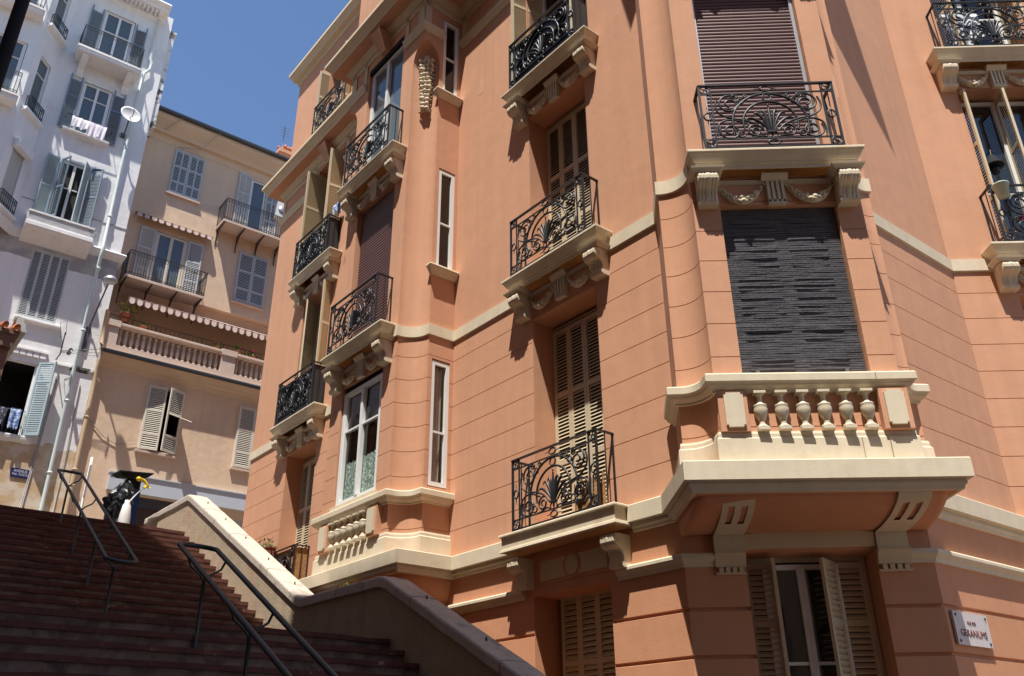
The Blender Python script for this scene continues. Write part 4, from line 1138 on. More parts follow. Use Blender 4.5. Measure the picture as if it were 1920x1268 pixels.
# balconies and windows of the white building
def w_balcony(u0, u1, dp, zt, th=.16, rail_h=.80):
    o_ = put(wb, 'balcony', (lambda m_: (m_.box(-(u1-u0)/2, (u1-u0)/2, -dp, 0, -th, 0), m_.box(-(u1-u0)/2-.03, (u1-u0)/2+.03, -dp-.03, 0, -.05, .02), m_)[-1])(MB()).mesh('balcony', m_whitewall), FW, (u0+u1)/2, 0, zt)
    sub(o_, 'railing', iron_rail(u1-u0-.06, rail_h, dp-.03, pitch=.085), (0, 0, .02))
    for s_ in (-1, 1):
        c_ = MB(); c_.prism_x([(0, 0), (-dp*.85, 0), (-dp*.88, -.08), (-dp*.6, -.22), (-dp*.28, -.34), (-.08, -.52), (0, -.56)], -.085, .085, 0)
        sub(o_, 'console', c_.mesh('console', m_whitewall), (s_*((u1-u0)/2-.24), 0, -th))
    return o_
w_balcony(-2.42, -.68, .62, 18.86)
# lower solid balcony with a basketwork parapet
bm = MB(); dp = .48
bm.prism_x([(0, 0), (-dp, 0), (-dp-.03, -.02), (-dp-.03, -.12), (-dp, -.16), (-dp+.05, -.18), (-.12, -.36), (0, -.42)], -.83, .83)
bal = put(wb, 'balcony', bm.mesh('balcony', m_whitewall), FW, -1.66, 0, 12.82)
pm = MB(); pm.box(-.79, .79, -dp+.06, -dp+.09, .03, .30, 1)
for i in range(38):
    x = -.78+i*.0415
    for s_ in (-1, 1):
        pm.tube([(x, -dp+.05, .04), (x+s_*.12, -dp+.05, .28)], .0075, 4)
pm.box(-.82, .82, -dp+.02, -dp+.12, .30, .35); pm.box(-.82, .82, -dp+.02, -dp+.12, 0, .035)
for s_ in (-1, 1): pm.box(s_*.82, s_*.79, -dp+.06, 0, 0, .34)
sub(bal, 'basketwork_parapet', pm.mesh('basketwork_parapet', [m_whitewall, m_greyband]))
L4 = leaf_mesh('shutter', .225, 1.98, m_greyshut, rows=(1.0,), pitch=.045, stile=.03, rail_=.05)
o = link('window', frame_mesh(.93, 2.04, m_greyshut, .02, .03, 0), wb, FW.pt(-1.64, -.03, 10.28)-WL, FW.rz)
for i in range(4): sub(o, 'shutter', L4, (-.45+i*.2265, -.02, .03))
b = MB(); b.sweep([(0, 10.27), (.10, 10.265), (.115, 10.25), (.115, 10.20), (.05, 10.17), (0, 10.16)], [FW.pt(-2.12, 0), FW.pt(-1.02, 0)]); fixto(b, wb).build('window_sill', m_whitewall, wb)
b = MB(); b.sweep([(0, 7.19), (.12, 7.185), (.13, 7.16), (.12, 7.09), (.04, 7.04), (0, 7.03)], [FW.pt(-2.7, 0), FW.pt(-1.10, 0)]); fixto(b, wb).build('window_sill', m_whitewall, wb)
b = MB(); b.sweep([(0, 16.27), (.14, 16.265), (.15, 16.25), (.14, 16.19), (.04, 16.15), (0, 16.13)], [FW.pt(-2.22, 0), FW.pt(-.98, 0)]); fixto(b, wb).build('window_sill', m_whitewall, wb)
b = MB(); 
for i in range(7): bar_box(b, FW, -2.25+i*.155, -2.25+i*.155+.13, 0, .05, 9.28, 9.42)
bar_box(b, FW, -2.3, -1.15, 0, .07, 9.42, 9.47); fixto(b, wb).build('dentil_band', m_whitewall, wb)
L1 = leaf_mesh('shutter', .42, 1.90, m_bluedark, rows=(.5, .5), stile=.04, rail_=.05)
L1b = leaf_mesh('shutter', .42, 1.95, m_blueshut, rows=(.75, .25), stile=.04, rail_=.05)
o = link('window', frame_mesh(1.24, 1.92, m_white, .04, .04, 0), wb, FW.pt(-1.93, -.10, 7.20)-WL, FW.rz)
sub(o, 'shutter', L1b, (.64, -.16, .0), rot=(0, 0, R(-38)))
rl = MB()
for z in (.62,): rl.tube([(-.6, -.13, z), (.6, -.13, z)], .01, 5)
for i in range(13): rl.tube([(-.6+i*.1, -.13, .02), (-.6+i*.1, -.13, .62)], .006, 4)
sub(o, 'window_guard', rl.mesh('window_guard', m_iron))
o = window(wb, FW, -1.64, -.12, 13.18, .76, 2.10, m_white, bars=(.6,), glass=m_dark)
L3 = leaf_mesh('shutter', .33, 1.98, m_bluedark, rows=(.5, .5), stile=.035, rail_=.05); L3b = leaf_mesh('shutter', .33, 1.98, m_blueshut, rows=(.5, .5), stile=.035, rail_=.05)
for x, a, me_ in ((-.42, -170, L3b), (-.36, -62, L3), (.36, -120, L3b), (.42, -35, L3)): sub(o, 'shutter', me_, (x, -.16, .10), rot=(0, 0, R(a)))
o = window(wb, FW, -1.585, -.10, 16.30, .80, 1.83, m_white, bars=(.72,), glass=m_glassb)
L5 = leaf_mesh('shutter', .33, 1.95, m_bluedark, rows=(.62, .28), stile=.035, rail_=.05)
sub(o, 'shutter', L5, (-.44, -.125, -.03), rot=(0, 0, R(-176))); sub(o, 'shutter', L5, (.44, -.125, -.03), rot=(0, 0, R(-4)))
o = window(wb, FW, -1.485, -.10, 18.86, .88, 2.2, m_white, bars=(.66,), glass=m_glassb)
L6 = leaf_mesh('shutter', .34, 2.15, m_bluedark, rows=(.62, .28), stile=.035, rail_=.05)
sub(o, 'shutter', L6, (-.48, -.125, 0), rot=(0, 0, R(-175))); sub(o, 'shutter', L6, (.48, -.125, 0), rot=(0, 0, R(-5)))
for z, h in ((12.95, 1.9), (16.05, 1.95), (19.1, 1.9)):
    o = window(wb, CANT, .51, -.10, z, .48, h, m_white, bars=(.72,), mid=0, glass=m_glassb if z > 14 else m_glass)
    gd = iron_rail(.62, .42, .12, pitch=.07); sub(o, 'window_guard', gd, (0, -.10, 0))
    b = MB(); b.sweep([(0, z-.01), (.15, z-.015), (.16, z-.10), (.03, z-.16), (0, z-.17)], [CANT.pt(.1, 0), CANT.pt(.92, 0)]); fixto(b, wb).build('window_sill', m_whitewall, wb)
for z, h in ((13.1, 1.85), (16.0, 2.05), (19.1, 2.1)):
    o = window(wb, FWB, -.735, -.10, z, 1.0, h, m_white, bars=(.72,), mid=.08, glass=m_glassb)
    s_ = MB(); s_.box(-.75, .62, -.40, 0, -.22, -.05); s_.box(-.8, .66, -.44, 0, -.10, -.04)
    b_ = link('balcony', s_.mesh('balcony', m_whitewall), wb, FWB.pt(-.735, 0, z+.02)-WL, FWB.rz); sub(b_, 'railing', iron_rail(1.30, .72, .36, pitch=.08), (-.06, 0, 0))
bx_ = MB(); bx_.box(-.32, .32, -.20, 0, 0, .26); put(wb, 'roller_box', bx_.mesh('roller_box', m_whitewall), CANT, .51, 0, 14.75)
put(wb, 'roller_shutter', roller(.48, 1.75, m_greyshut, 34), CANT, .51, -.05, 13.05)
# pipes
def pipe(rt, F, pts, r_, m, name='drainpipe', collars=()):
    b = MB(); b.tube([F.pt(u, o_, z) for u, o_, z in pts], r_, 10)
    for u, o_, z in collars: b.lathe([(r_, -.03), (r_*1.35, -.02), (r_*1.35, .02), (r_, .03)], F.pt(u, o_, z), 10)
    return fixto(b, rt).build(name, m, rt)
pipe(wb, FW, [(-.42, .10, 21.5), (-.42, .10, 19.85), (-.36, .10, 19.72), (-.36, .10, 19.45), (-.50, .10, 19.2), (-.52, .10, 15.5), (-.50, .10, 12.95), (-.50, .20, 12.75), (-.50, .09, 12.55), (-.49, .09, 5.0), (-.49, .09, 3.9)], .047, m_pipe, collars=[(-.51, .1, 16.3), (-.50, .1, 13.9), (-.49, .09, 12.2), (-.49, .09, 10.3), (-.49, .09, 8.3), (-.49, .09, 6.4), (-.49, .09, 5.1)])
pipe(wb, FW, [(-.49, .10, 4.95), (-.12, .14, 4.2), (-.05, .14, 3.9)], .05, m_pipe, 'pipe_branch')
for k, (ua, ub) in enumerate(((-.80, -.95), (-.84, -.98), (-.25, -.22))):
    b = MB(); b.tube([FW.pt(ua, .02, 9.0-k*.1), FW.pt((ua+ub)/2+.02, .03, 7.0), FW.pt(ub, .02, 4.0)], .012, 5); fixto(b, wb).build('wall_cable', m_greyband, wb)

# ------------------------------------------------------------ beige building
bb = empty('apartment_building', FB.pt(3, -4, GZ), 'beige stuccoed building with a balustraded terrace, white shutters and dark gutters behind the steps', 'building')
BL_ = Vector(bb.location)
b = flatwall(FB, 0, 11, 3.0, 9.95, [(.98, 3.75, 3.9, 6.22), (1.46, 2.42, 7.46, 9.28), (4.05, 5.0, 7.46, 9.28), (3.95, 5.3, 3.9, 6.0)], .12, 1.2)
b.add([(*FB.pt(0, 0), 3), (*FB.pt(0, 0), 9.95), (*FB.pt(0, -1), 9.95), (*FB.pt(0, -1), 3)], [(0,1,2,3)])
b.add([(*FB.pt(0, 0), 9.95), (*FB.pt(11, 0), 9.95), (*FB.pt(11, -1), 9.95), (*FB.pt(0, -1), 9.95)], [(0,1,2,3)])
b.add([(*FB.pt(11, 0), 3), (*FB.pt(11, -9), 3), (*FB.pt(11, -9), 9.95), (*FB.pt(11, 0), 9.95)], [(0,1,2,3)])
fixto(b, bb).build('lower_wall', [m_beige, m_dark], bb)
U_OPS = [(.99, 1.94, 12.45, 14.42), (3.57, 4.50, 12.90, 14.64), (1.06, 1.98, 15.88, 17.52), (3.60, 4.12, 15.30, 17.50)]
b = flatwall(FU, 0, 11, 12.43, 18.2, U_OPS, .14, 1.0)
b = flatwall(FU, 0, 11, 9.9, 12.43, [], .1, 1.0, b, off=-.22)
b.add([(*FU.pt(0, 0), 12.43), (*FU.pt(11, 0), 12.43), (*FU.pt(11, -.22), 12.43), (*FU.pt(0, -.22), 12.43)], [(0,3,2,1)])
for a, c_ in (((11, 0), (11, -8)), ((11, -8), (0, -8)), ((0, -8), (0, 0))): pa, pb = FU.pt(*a), FU.pt(*c_); b.add([(*pa, 9.9), (*pb, 9.9), (*pb, 18.2), (*pa, 18.2)], [(0,1,2,3)])
b.add([(*FU.pt(0, 0), 18.2), (*FU.pt(11, 0), 18.2), (*FU.pt(11, -8), 18.9), (*FU.pt(0, -8), 18.9)], [(0,1,2,3)])
fixto(b, bb).build('upper_wall', [m_beige, m_dark], bb)
b = MB(); b.sweep([(0, 18.38), (.50, 18.36), (.50, 18.24), (.44, 18.16), (.34, 18.06), (.26, 17.98), (.20, 17.90), (.18, 17.84), (.06, 17.82), (.05, 17.74), (.02, 17.66), (.02, 17.60), (0, 17.59)], [FU.pt(0, 0), FU.pt(11, 0), FU.pt(11, -4)]); fixto(b, bb).build('eaves_cornice', m_beiged, bb)
b = MB(); b.tube([FU.pt(0, .56, 18.38), FU.pt(11, .56, 18.38)], .065, 8); b.sweep([(.50, 18.46), (.62, 18.44), (.62, 18.36), (.5, 18.34)], [FU.pt(0, 0), FU.pt(11, 0)]); fixto(b, bb).build('gutter', m_gutter, bb)
b = MB(); b.sweep([(0, 9.93), (.26, 9.92), (.26, 9.84), (.20, 9.78), (.14, 9.70), (.11, 9.63), (.05, 9.62), (.03, 9.55), (.02, 9.50), (0, 9.49)], [FB.pt(0, 0), FB.pt(11, 0)]); fixto(b, bb).build('terrace_cornice', m_beiged, bb)
b = MB(); b.tube([FB.pt(0, .30, 9.86), FB.pt(11, .30, 9.86)], .06, 8); fixto(b, bb).build('gutter', m_gutter, bb)
b = MB(); bar_box(b, FB, 0, 11, -.10, .16, 9.95, 10.14); bar_box(b, FB, 0, 11, -.02, .08, 10.14, 10.17); fixto(b, bb).build('balustrade_base', m_pinkcream, bb)
b = MB()
b.sweep([(-.12, 10.80), (.17, 10.80), (.19, 10.785), (.19, 10.73), (.15, 10.71), (.13, 10.675), (-.12, 10.675)], [FB.pt(0, 0), FB.pt(11, 0)]); fixto(b, bb).build('balustrade_cap', m_pinkcream, bb)
for ua, ub in ((.05, .37), (3.24, 3.66), (6.5, 6.9)):
    b = MB(); bar_box(b, FB, ua, ub, -.09, .155, 10.14, 10.68); bar_box(b, FB, ua-.02, ub+.02, -.12, .20, 10.66, 10.84); fixto(b, bb).build('balustrade_pier', m_pinkcream, bb)
me_b2 = MB(); prof = [(.055, 0), (.055, .04), (.03, .055), (.028, .08), (.05, .16), (.055, .21), (.04, .29), (.024, .36), (.028, .42), (.045, .46), (.05, .50)]
me_b2.lathe(prof, sides=10); me_b2 = me_b2.mesh('baluster', m_pinkcream)
for i in range(18): put(bb, 'baluster', me_b2, FB, .45+.158*i, .03, 10.165)
for i in range(12): put(bb, 'baluster', me_b2, FB, 3.74+.158*i, .03, 10.165)
b = MB()
for z in (11.06, 10.88): b.tube([FB.pt(0, 0, z), FB.pt(8, 0, z)], .010, 5)
for i in range(60): b.tube([FB.pt(.05+i*.13, 0, 10.8), FB.pt(.05+i*.13, 0, 11.06)], .006 if i % 5 else .011, 4)
fixto(b, bb).build('terrace_railing', m_iron, bb)
pipe(bb, FB, [(-.02, .20, 11.05), (.0, .20, 10.1), (.04, .30, 9.9), (.05, .12, 9.4), (.06, .12, 8.8), (.07, .10, 5.0), (.07, .10, 3.9)], .055, m_bpipe, collars=[(.06, .11, 8.0), (.06, .11, 6.6), (.07, .1, 6.2)])
# awnings (striped, scalloped)
m_awnd = mat('dark_awning_stripe', (.17, .085, .065), .9, .05, 6); m_awnl = mat('pale_awning_stripe', (.66, .52, .45), .9, .05, 6)
def awning(F, u0, u1, z0, out, drop, val=.16, name='awning', st_=.085, rt=bb):
    b = MB(); n = int((u1-u0)/st_)
    for i in range(n):
        ua, ub = u0+(u1-u0)*i/n, u0+(u1-u0)*(i+1)/n
        vs = [(*F.pt(ua, 0), z0), (*F.pt(ub, 0), z0), (*F.pt(ub, out), z0-drop), (*F.pt(ua, out), z0-drop)]
        b.add(vs, [(0,3,2,1)], i % 2)
    m2 = int((u1-u0)/.21); st2 = (u1-u0)/m2; q = 6
    for i in range(m2):
        for j in range(q):
            ua, ub = u0+st2*(i+j/q), u0+st2*(i+(j+1)/q)
            ha, hb = val*.55+val*.45*sin(pi*j/q), val*.55+val*.45*sin(pi*(j+1)/q)
            k_ = 1 if 1 <= j <= 4 else 0
            b.add([(*F.pt(ua, out), z0-drop), (*F.pt(ub, out), z0-drop), (*F.pt(ub, out+.01), z0-drop-hb), (*F.pt(ua, out+.01), z0-drop-ha)], [(0,3,2,1)], k_)
    b.tube([F.pt(u0, out-.01, z0-drop-.01), F.pt(u1, out-.01, z0-drop-.01)], .014, 5, mi=0)
    for u in (u0+.03, u1-.03): b.tube([F.pt(u, 0, z0-drop-.35), F.pt(u, out-.02, z0-drop-.02)], .009, 4, mi=1)
    return fixto(b, rt).build(name, [m_awnd, m_awnl], rt)
awning(Frame(FU.pt(0, -.2), FU.az), .45, 7, 12.15, .95, .50, .20)
awning(FU, .27, 2.58, 14.80, .24, .10, .14)
# doors, shutters
LBs = leaf_mesh('shutter', .47, 1.72, m_greyshut, rows=(.24, .38, .38), stile=.045, rail_=.05, pitch=.05)
LBw = leaf_mesh('shutter', .475, 1.80, m_shutw, rows=(.22, .39, .39), stile=.045, rail_=.05, pitch=.052)
LBv = leaf_mesh('shutter', .46, 1.60, m_greyshut, rows=(.24, .38, .38), stile=.04, rail_=.05, pitch=.05, cols=2)
LBd = leaf_mesh('shutter', .44, 1.95, m_greyshut, rows=(.30, .35, .35), stile=.04, rail_=.05, pitch=.055)
o = link('window', frame_mesh(.98, 1.78, m_greyshut, .02, .04, 0), bb, FU.pt(4.035, .0, 12.88)-BL_, FU.rz); sub(o, 'shutter', LBs, (-.475, -.04, .02)); sub(o, 'shutter', LBs, (.005, -.04, .02))
o = link('window', frame_mesh(.96, 1.66, m_greyshut, .02, .04, 0), bb, FU.pt(1.52, .0, 15.87)-BL_, FU.rz); sub(o, 'shutter', LBv, (-.465, -.04, .02)); sub(o, 'shutter', LBv, (.005, -.04, .02))
o = link('window', frame_mesh(.98, 1.84, m_shutw, .02, .04, 0), bb, FB.pt(1.94, .0, 7.46)-BL_, FB.rz); sub(o, 'shutter', LBw, (-.48, -.05, .01), rot=(0, 0, R(-8)))
LBo = leaf_mesh('shutter', .475, 1.80, m_shutw, rows=(.30, .40, .0001), stile=.045, rail_=.05, pitch=.052)
b = MB()
for x0 in (0, .43): b.box(x0, x0+.045, -.017, .017, 0, 1.8)
for z0, z1 in ((0, .05), (.42, .47), (1.05, 1.10), (1.75, 1.8)): b.box(.045, .43, -.017, .017, z0, z1)
for za, zb in ((.05, .42), (1.10, 1.75)):
    k = int((zb-za)/.052)
    for i in range(k):
        zc = za+(zb-za)*(i+.5)/k; b.add([(.045, -.014, zc-.022), (.43, -.014, zc-.022), (.43, .014, zc+.016), (.045, .014, zc+.016), (.045, -.014, zc-.014), (.43, -.014, zc-.014), (.43, .014, zc+.024), (.045, .014, zc+.024)], [(0,3,2,1), (4,5,6,7), (0,1,5,4), (2,3,7,6)])
# flap hinged at the middle rail, propped outwards
vs = [(.045, -.02, 1.05), (.43, -.02, 1.05), (.43, -.50, .84), (.045, -.50, .84)]
b.add([(x, y+.01, z+.012) for x, y, z in vs]+[(x, y-.01, z-.012) for x, y, z in vs], [(0,3,2,1), (4,5,6,7), (0,1,5,4), (1,2,6,5), (2,3,7,6), (3,0,4,7)])
b.v = [(v[0]-.475, v[1], v[2]) for v in b.v]
leafm = b.mesh('shutter', m_shutw); sh_ = sub(o, 'shutter', leafm, (.485, -.05, .01), rot=(0, 0, R(24)))
o = link('window', frame_mesh(.98, 1.84, m_shutw, .02, .04, 0), bb, FB.pt(4.52, .0, 7.46)-BL_, FB.rz); sub(o, 'shutter', LBw, (-.48, -.05, .01)); sub(o, 'shutter', LBw, (.0, -.05, .01))
for F_, ua, ub, z in ((FB, 1.40, 2.48, 7.43), (FB, 3.98, 5.1, 7.43), (FU, 3.5, 4.58, 12.86), (FU, 1.0, 2.05, 15.85)):
    b = MB(); bar_box(b, F_, ua, ub, 0, .09, z-.05, z); fixto(b, bb).build('window_sill', m_pinkcream, bb)
o = window(bb, FU, 1.465, -.06, 12.45, .94, 1.95, m_shutw, bars=(), mid=.09, glass=m_glassb, bd=.07)
sub(o, 'shutter', LBd, (-.50, -.09, 0), rot=(0, 0, R(-176))); sub(o, 'shutter', LBd, (.50, -.09, 0), rot=(0, 0, R(-4)))
o = window(bb, FU, 3.86, -.06, 15.32, .50, 2.16, m_white, bars=(), mid=0, glass=m_glassb, bd=.05)
LBe = leaf_mesh('shutter', .44, 2.15, m_greyshut, rows=(.30, .35, .35), stile=.04, rail_=.05, pitch=.055, cols=2)
sub(o, 'shutter', LBe, (-.27, -.09, .1), rot=(0, 0, R(-176))); sub(o, 'shutter', LBe, (.27, -.09, .1), rot=(0, 0, R(-4)))
def iron_balcony(F, u0, u1, z, dp, nb):
    s_ = MB(); s_.box(-(u1-u0)/2, (u1-u0)/2, -dp, 0, -.06, 0); s_.box(-(u1-u0)/2, (u1-u0)/2, -dp-.01, -dp+.02, -.08, -.03)
    o_ = put(bb, 'balcony', s_.mesh('balcony', m_pinkcream), F, (u0+u1)/2, 0, z)
    sub(o_, 'railing', iron_rail(u1-u0-.04, .80, dp-.02, pitch=.075), (0, 0, 0))
    br_ = MB(); br_.tube([(0, -.01, -.62), (0, -.05, -.35), (0, -.22, -.15), (0, -dp+.05, -.08)], .016, 4); br_.tube([(0, -.012, -.07), (0, -.012, -.66)], .018, 4); br_.tube([(0, 0, -.075), (0, -dp, -.075)], .018, 4)
    br_.tube([(0, -.05, -.30), (0, -.10, -.24), (0, -.14, -.14), (0, -.10, -.10), (0, -.06, -.14)], .009, 4)
    me_ = br_.mesh('bracket', m_iron)
    for i in range(nb): sub(o_, 'bracket', me_, (-(u1-u0)/2+.06+(u1-u0-.12)*i/(nb-1), 0, 0))
    return o_
iron_balcony(FU, .24, 2.50, 12.36, .68, 4); iron_balcony(FU, 2.68, 5.4, 15.20, .68, 5)
b = MB(); bar_box(b, FB, .90, 6.3, 0, .10, 6.26, 6.70); bar_box(b, FB, .88, 6.32, 0, .13, 6.70, 6.73); fixto(b, bb).build('shop_fascia', m_fascia, bb)
b = MB()
for u in (.98, 1.60, 2.4, 3.15, 3.70): bar_box(b, FB, u, u+.05, -.12, -.06, 3.9, 6.22)
bar_box(b, FB, .98, 3.75, -.12, -.05, 5.95, 6.22); fixto(b, bb).build('shopfront_frame', m_gutter, bb)
b = MB(); bar_box(b, FB, 1.0, 3.72, -.10, -.095, 3.9, 6.0); fixto(b, bb).build('shop_window', m_glass, bb)
put(bb, 'roller_shutter', roller(1.35, 2.1, m_greyshut, 30), FB, 4.625, -.05, 3.9)

# ============================================================ neighbouring buildings outside or at the edge of the frame
def plain_block(name, F, u0, u1, dp, z0, z1, m, label, ops=(), d=.2):
    rt = empty(name, F.pt((u0+u1)/2, -dp/2, z0), label, 'building')
    b = flatwall(F, u0, u1, z0, z1, ops, d, .6)
    for a, c_ in (((u1, 0), (u1, -dp)), ((u1, -dp), (u0, -dp)), ((u0, -dp), (u0, 0))):
        pa, pb = F.pt(*a), F.pt(*c_); b.add([(*pa, z0), (*pb, z0), (*pb, z1), (*pa, z1)], [(0,1,2,3)])
    b.add([(*F.pt(u0, 0), z1), (*F.pt(u1, 0), z1), (*F.pt(u1, -dp), z1), (*F.pt(u0, -dp), z1)], [(0,1,2,3)])
    fixto(b, rt).build('wall', [m, m_dark], rt)
    b = MB(); b.sweep([(0, z1+.02), (.10, z1+.01), (.10, z1-.12), (0, z1-.2)], [F.pt(u0, 0), F.pt(u1, 0)]); fixto(b, rt).build('cornice', m_creamd, rt)
    for o_ in ops:
        w_ = o_[1]-o_[0]; window(rt, F, (o_[0]+o_[1])/2, -d+.02, o_[2], w_, o_[3]-o_[2], m_shut, bars=(.6,))
    return rt
m_ochre = mat('ochre_stucco', (.30, .20, .13), .9, .05, 1, .3, 60)
FO1 = Frame(P(9.4, 7.5), AZ); FO1 = Frame(P(1.9, 7.5), AZ)          # facade seen from the stairs: outward is -N
def grid_ops(u0, u1, z0, z1, du=2.6, dz=3.3):
    out = []; u = u0
    while u+1.1 < u1:
        z = z0
        while z+1.9 < z1: out.append((u, u+1.1, z, z+1.9)); z += dz
        u += du
    return out
plain_block('apartment_building', Frame(P(1.4, 7.5), AZ), 0, 8.0, 5, GZ, 19.5, m_ochre, 'ochre building to the left of the upper stairs, outside the frame, shading the steps', grid_ops(1, 7.3, 6.2, 18.8))
plain_block('apartment_building', Frame(P(-24, 7.5), AZ), 0, 25.4, 5, GZ, 21.75, m_ochre, 'long ochre building behind the camera to the left, outside the frame', grid_ops(1, 25, 3.0, 20))
plain_block('apartment_building', Frame((14, -7.5), R(-90)), 0, 24, 8, GZ, 15, m_beige, 'unseen beige building added across the street behind the camera to block sky light', grid_ops(1, 23, 2, 14))  # unseen block, added to cut sky light and warm the shaded walls

# tiled house at the left edge
th = empty('tiled_house', (*P(14, 7.4), 3.9), 'brown plastered house with a terracotta tiled eave cut by the left edge', 'building')
FT = Frame(P(12.5, 4.84), R(-39.3+90)+pi); FT = Frame(P(12.5, 9.8), AZ+pi/2)
L_ = 9.8-4.84
b = MB(); bar_box(b, FT, 0, L_, -3, 0, 3.9, 7.62); fixto(b, th).build('wall', m_plaster, th)
b = MB(); bar_box(b, FT, -.1, L_+.10, -3, .14, 7.62, 7.70); bar_box(b, FT, L_-.28, L_+.02, -.3, .10, 7.35, 7.62); fixto(b, th).build('eave_board', m_plaster, th)
b = MB()
for i in range(24):
    uc = L_+.02-i*.21
    if uc < 0: break
    for k in range(3):
        z = 7.74+.10*k; o_ = .22-.30*k
        b.tube([FT.pt(uc, o_, z), FT.pt(uc, o_-.34, z+.13)], .075, 10, mi=0, flat=.75)
fixto(b, th).build('roof_tiles', m_tile, th)
b = MB(); b.sweep([(-.02, 8.02), (.10, 7.98), (.12, 7.90), (.16, 7.86), (.17, 7.78), (.20, 7.74), (.20, 7.70), (-.02, 7.70)], [FT.pt(L_, .16), FT.pt(L_, -3)]); fixto(b, th).build('verge_flashing', m_greyshut, th)
pipe(th, FT, [(L_-.42, .16, 7.4), (L_-.46, .14, 7.0), (L_-.50, .1, 6.5), (L_-.50, .1, 4)], .06, m_pipe)
# lamp post, near and out of the light
lx, ly = 5*sin(R(-37.95)), 5*cos(R(-37.95))
lp = empty('lamp_post', (lx, ly, stair_z(-.63)-.0), 'black iron lamp post crossing the top left corner', 'lamp post')
b = MB(); b.lathe([(.14, 0), (.14, .06), (.09, .12), (.075, .9), (.045, 1.0), (.040, 3.0), (.037, 8.2)], sides=16); b.build('pole', m_black, lp)
b = MB(); b.lathe([(.05, 0), (.09, .05), (.17, .42), (.19, .44), (.12, .58), (.03, .66), (.02, .74)], sides=6, smooth=False); b.build('lantern', m_iron, lp, (0, 0, 8.2))

# distant rooftop beyond the beige building
FD = Frame(P(30, 1.0), R(51))
dr = empty('distant_house', FD.pt(9, -3, 20), 'small coral rooftop with chimney pots showing behind the beige roofline', 'building')
b = MB(); bar_box(b, FD, 7.7, 12, -5, 0, 10, 28.6); bar_box(b, FD, 7.6, 12, -5, .15, 28.6, 28.8); fixto(b, dr).build('wall', m_coral, dr)
rnd = random.Random(4)
b = MB()
for i in range(9):
    u = 7.72+i*.17; h = rnd.uniform(.25, .8)+i*.08; b.lathe([(.07, 0), (.07, h*.7), (.10, h*.75), (.06, h)], FD.pt(u, -.3, 28.8), 8)
fixto(b, dr).build('chimney_pots', m_tile, dr)
b = MB(); b.tube([FD.pt(7.9, -.3, 28.6), FD.pt(7.9, -.3, 30.6)], .02, 5); 
for k in range(4): b.tube([FD.pt(7.7, -.3, 29.9+k*.18), FD.pt(8.2, -.3, 30.0+k*.18)], .01, 4)
fixto(b, dr).build('roof_aerial', m_antenna, dr)

# ============================================================ things on and around the buildings
def thing(name, mb, m, F, u, off, z, label, cat, group=None, rz=0):
    o = link(name, mb.mesh(name, m), None, F.pt(u, off, z), F.rz+rz); return setp(o, label, cat, group)
# satellite dish
sd = empty('satellite_dish', FW.pt(-.66, .02, 16.75), 'white satellite dish on an arm beside the hung-out laundry', 'satellite dish', rz=FW.rz)
b = MB(); prof = [(.0, 0), (.10, .008), (.20, .03), (.28, .058), (.33, .08), (.33, .088), (.28, .066), (.2, .038), (.1, .016), (0, .008)]
b.lathe(prof, sides=26); o_d = b.build('dish', m_jug, sd, (0, -.48, .42), rot=(R(80), 0, R(4))); o_d.scale = (.88, .88, .88)
b = MB(); b.tube([(0, 0, 0), (0, -.22, -.02), (0, -.36, .12), (0, -.46, .40)], .022, 8); b.box(-.06, .06, -.03, 0, -.08, .08); b.tube([(0, -.46, .36), (.02, -.80, .20), (.02, -.86, .42)], .012, 6); b.build('arm', m_antenna, sd)
# street lamp on the white building
wl = empty('wall_lamp', FW.pt(-.37, .02, 10.35), 'grey street lamp on a long arm fixed beside the green drainpipe', 'street lamp', rz=FW.rz)
b = MB(); b.tube([(0, 0, -.5), (0, -.03, 0), (.02, -.10, .25), (.10, -.85, 1.15)], .022, 8); b.box(-.06, .06, -.03, .02, -.6, .1); b.build('arm', m_antenna, wl)
b = MB(); b.lathe([(.03, .14), (.08, .12), (.17, .05), (.19, .0), (.18, -.02)], sides=14); b.lathe([(.17, -.02), (.13, -.08), (.0, -.10)], sides=14, mi=1); b.build('lamp_head', [m_silver, m_greyshut], wl, (.11, -.92, 1.16), rot=(R(8), 0, 0))
# TV aerial
ta = empty('tv_aerial', FW.pt(-.95, .02, 9.35), 'thin yagi television aerial reaching across the green drainpipe', 'aerial', rz=FW.rz)
b = MB(); b.tube([(0, 0, 0), (.02, -.35, .03), (.02, -.35, .65)], .016, 5); b.tube([(.02, -.35, .12), (.95, -.40, .42)], .008, 5); b.tube([(.02, -.35, .08), (.95, -.40, .20)], .006, 5); b.tube([(.02, -.35, .10), (.95, -.40, .30)], .006, 5)
b.build('boom', m_antenna, ta)
b = MB(); b.tube([(.22, -.5, .15), (.22, -.22, .15)], .05, 8); b.tube([(.93, -.40, .05), (.95, -.40, .30), (.91, -.40, .55)], .018, 5); b.tube([(-.05, -.3, .5), (-.14, -.3, .9), (.0, -.3, 1.0), (.05, -.3, .6)], .008, 4); b.build('elements', m_antenna, ta)
# street name sign
b = MB(); b.box(-.20, .20, -.015, 0, -.11, .11)
sg = thing('street_sign', b, m_navy, FW, -1.11, .01, 6.29, 'small dark blue street name sign on the peeling ochre wall', 'sign')
m_signw = mat('sign_white', (.62, .62, .68), .5)
lettering(sg, 'AVENUE', .095, m_signw, (0, -.017, .045), .85); lettering(sg, 'Mal. FOCH', .085, m_signw, (0, -.017, -.035), .85)
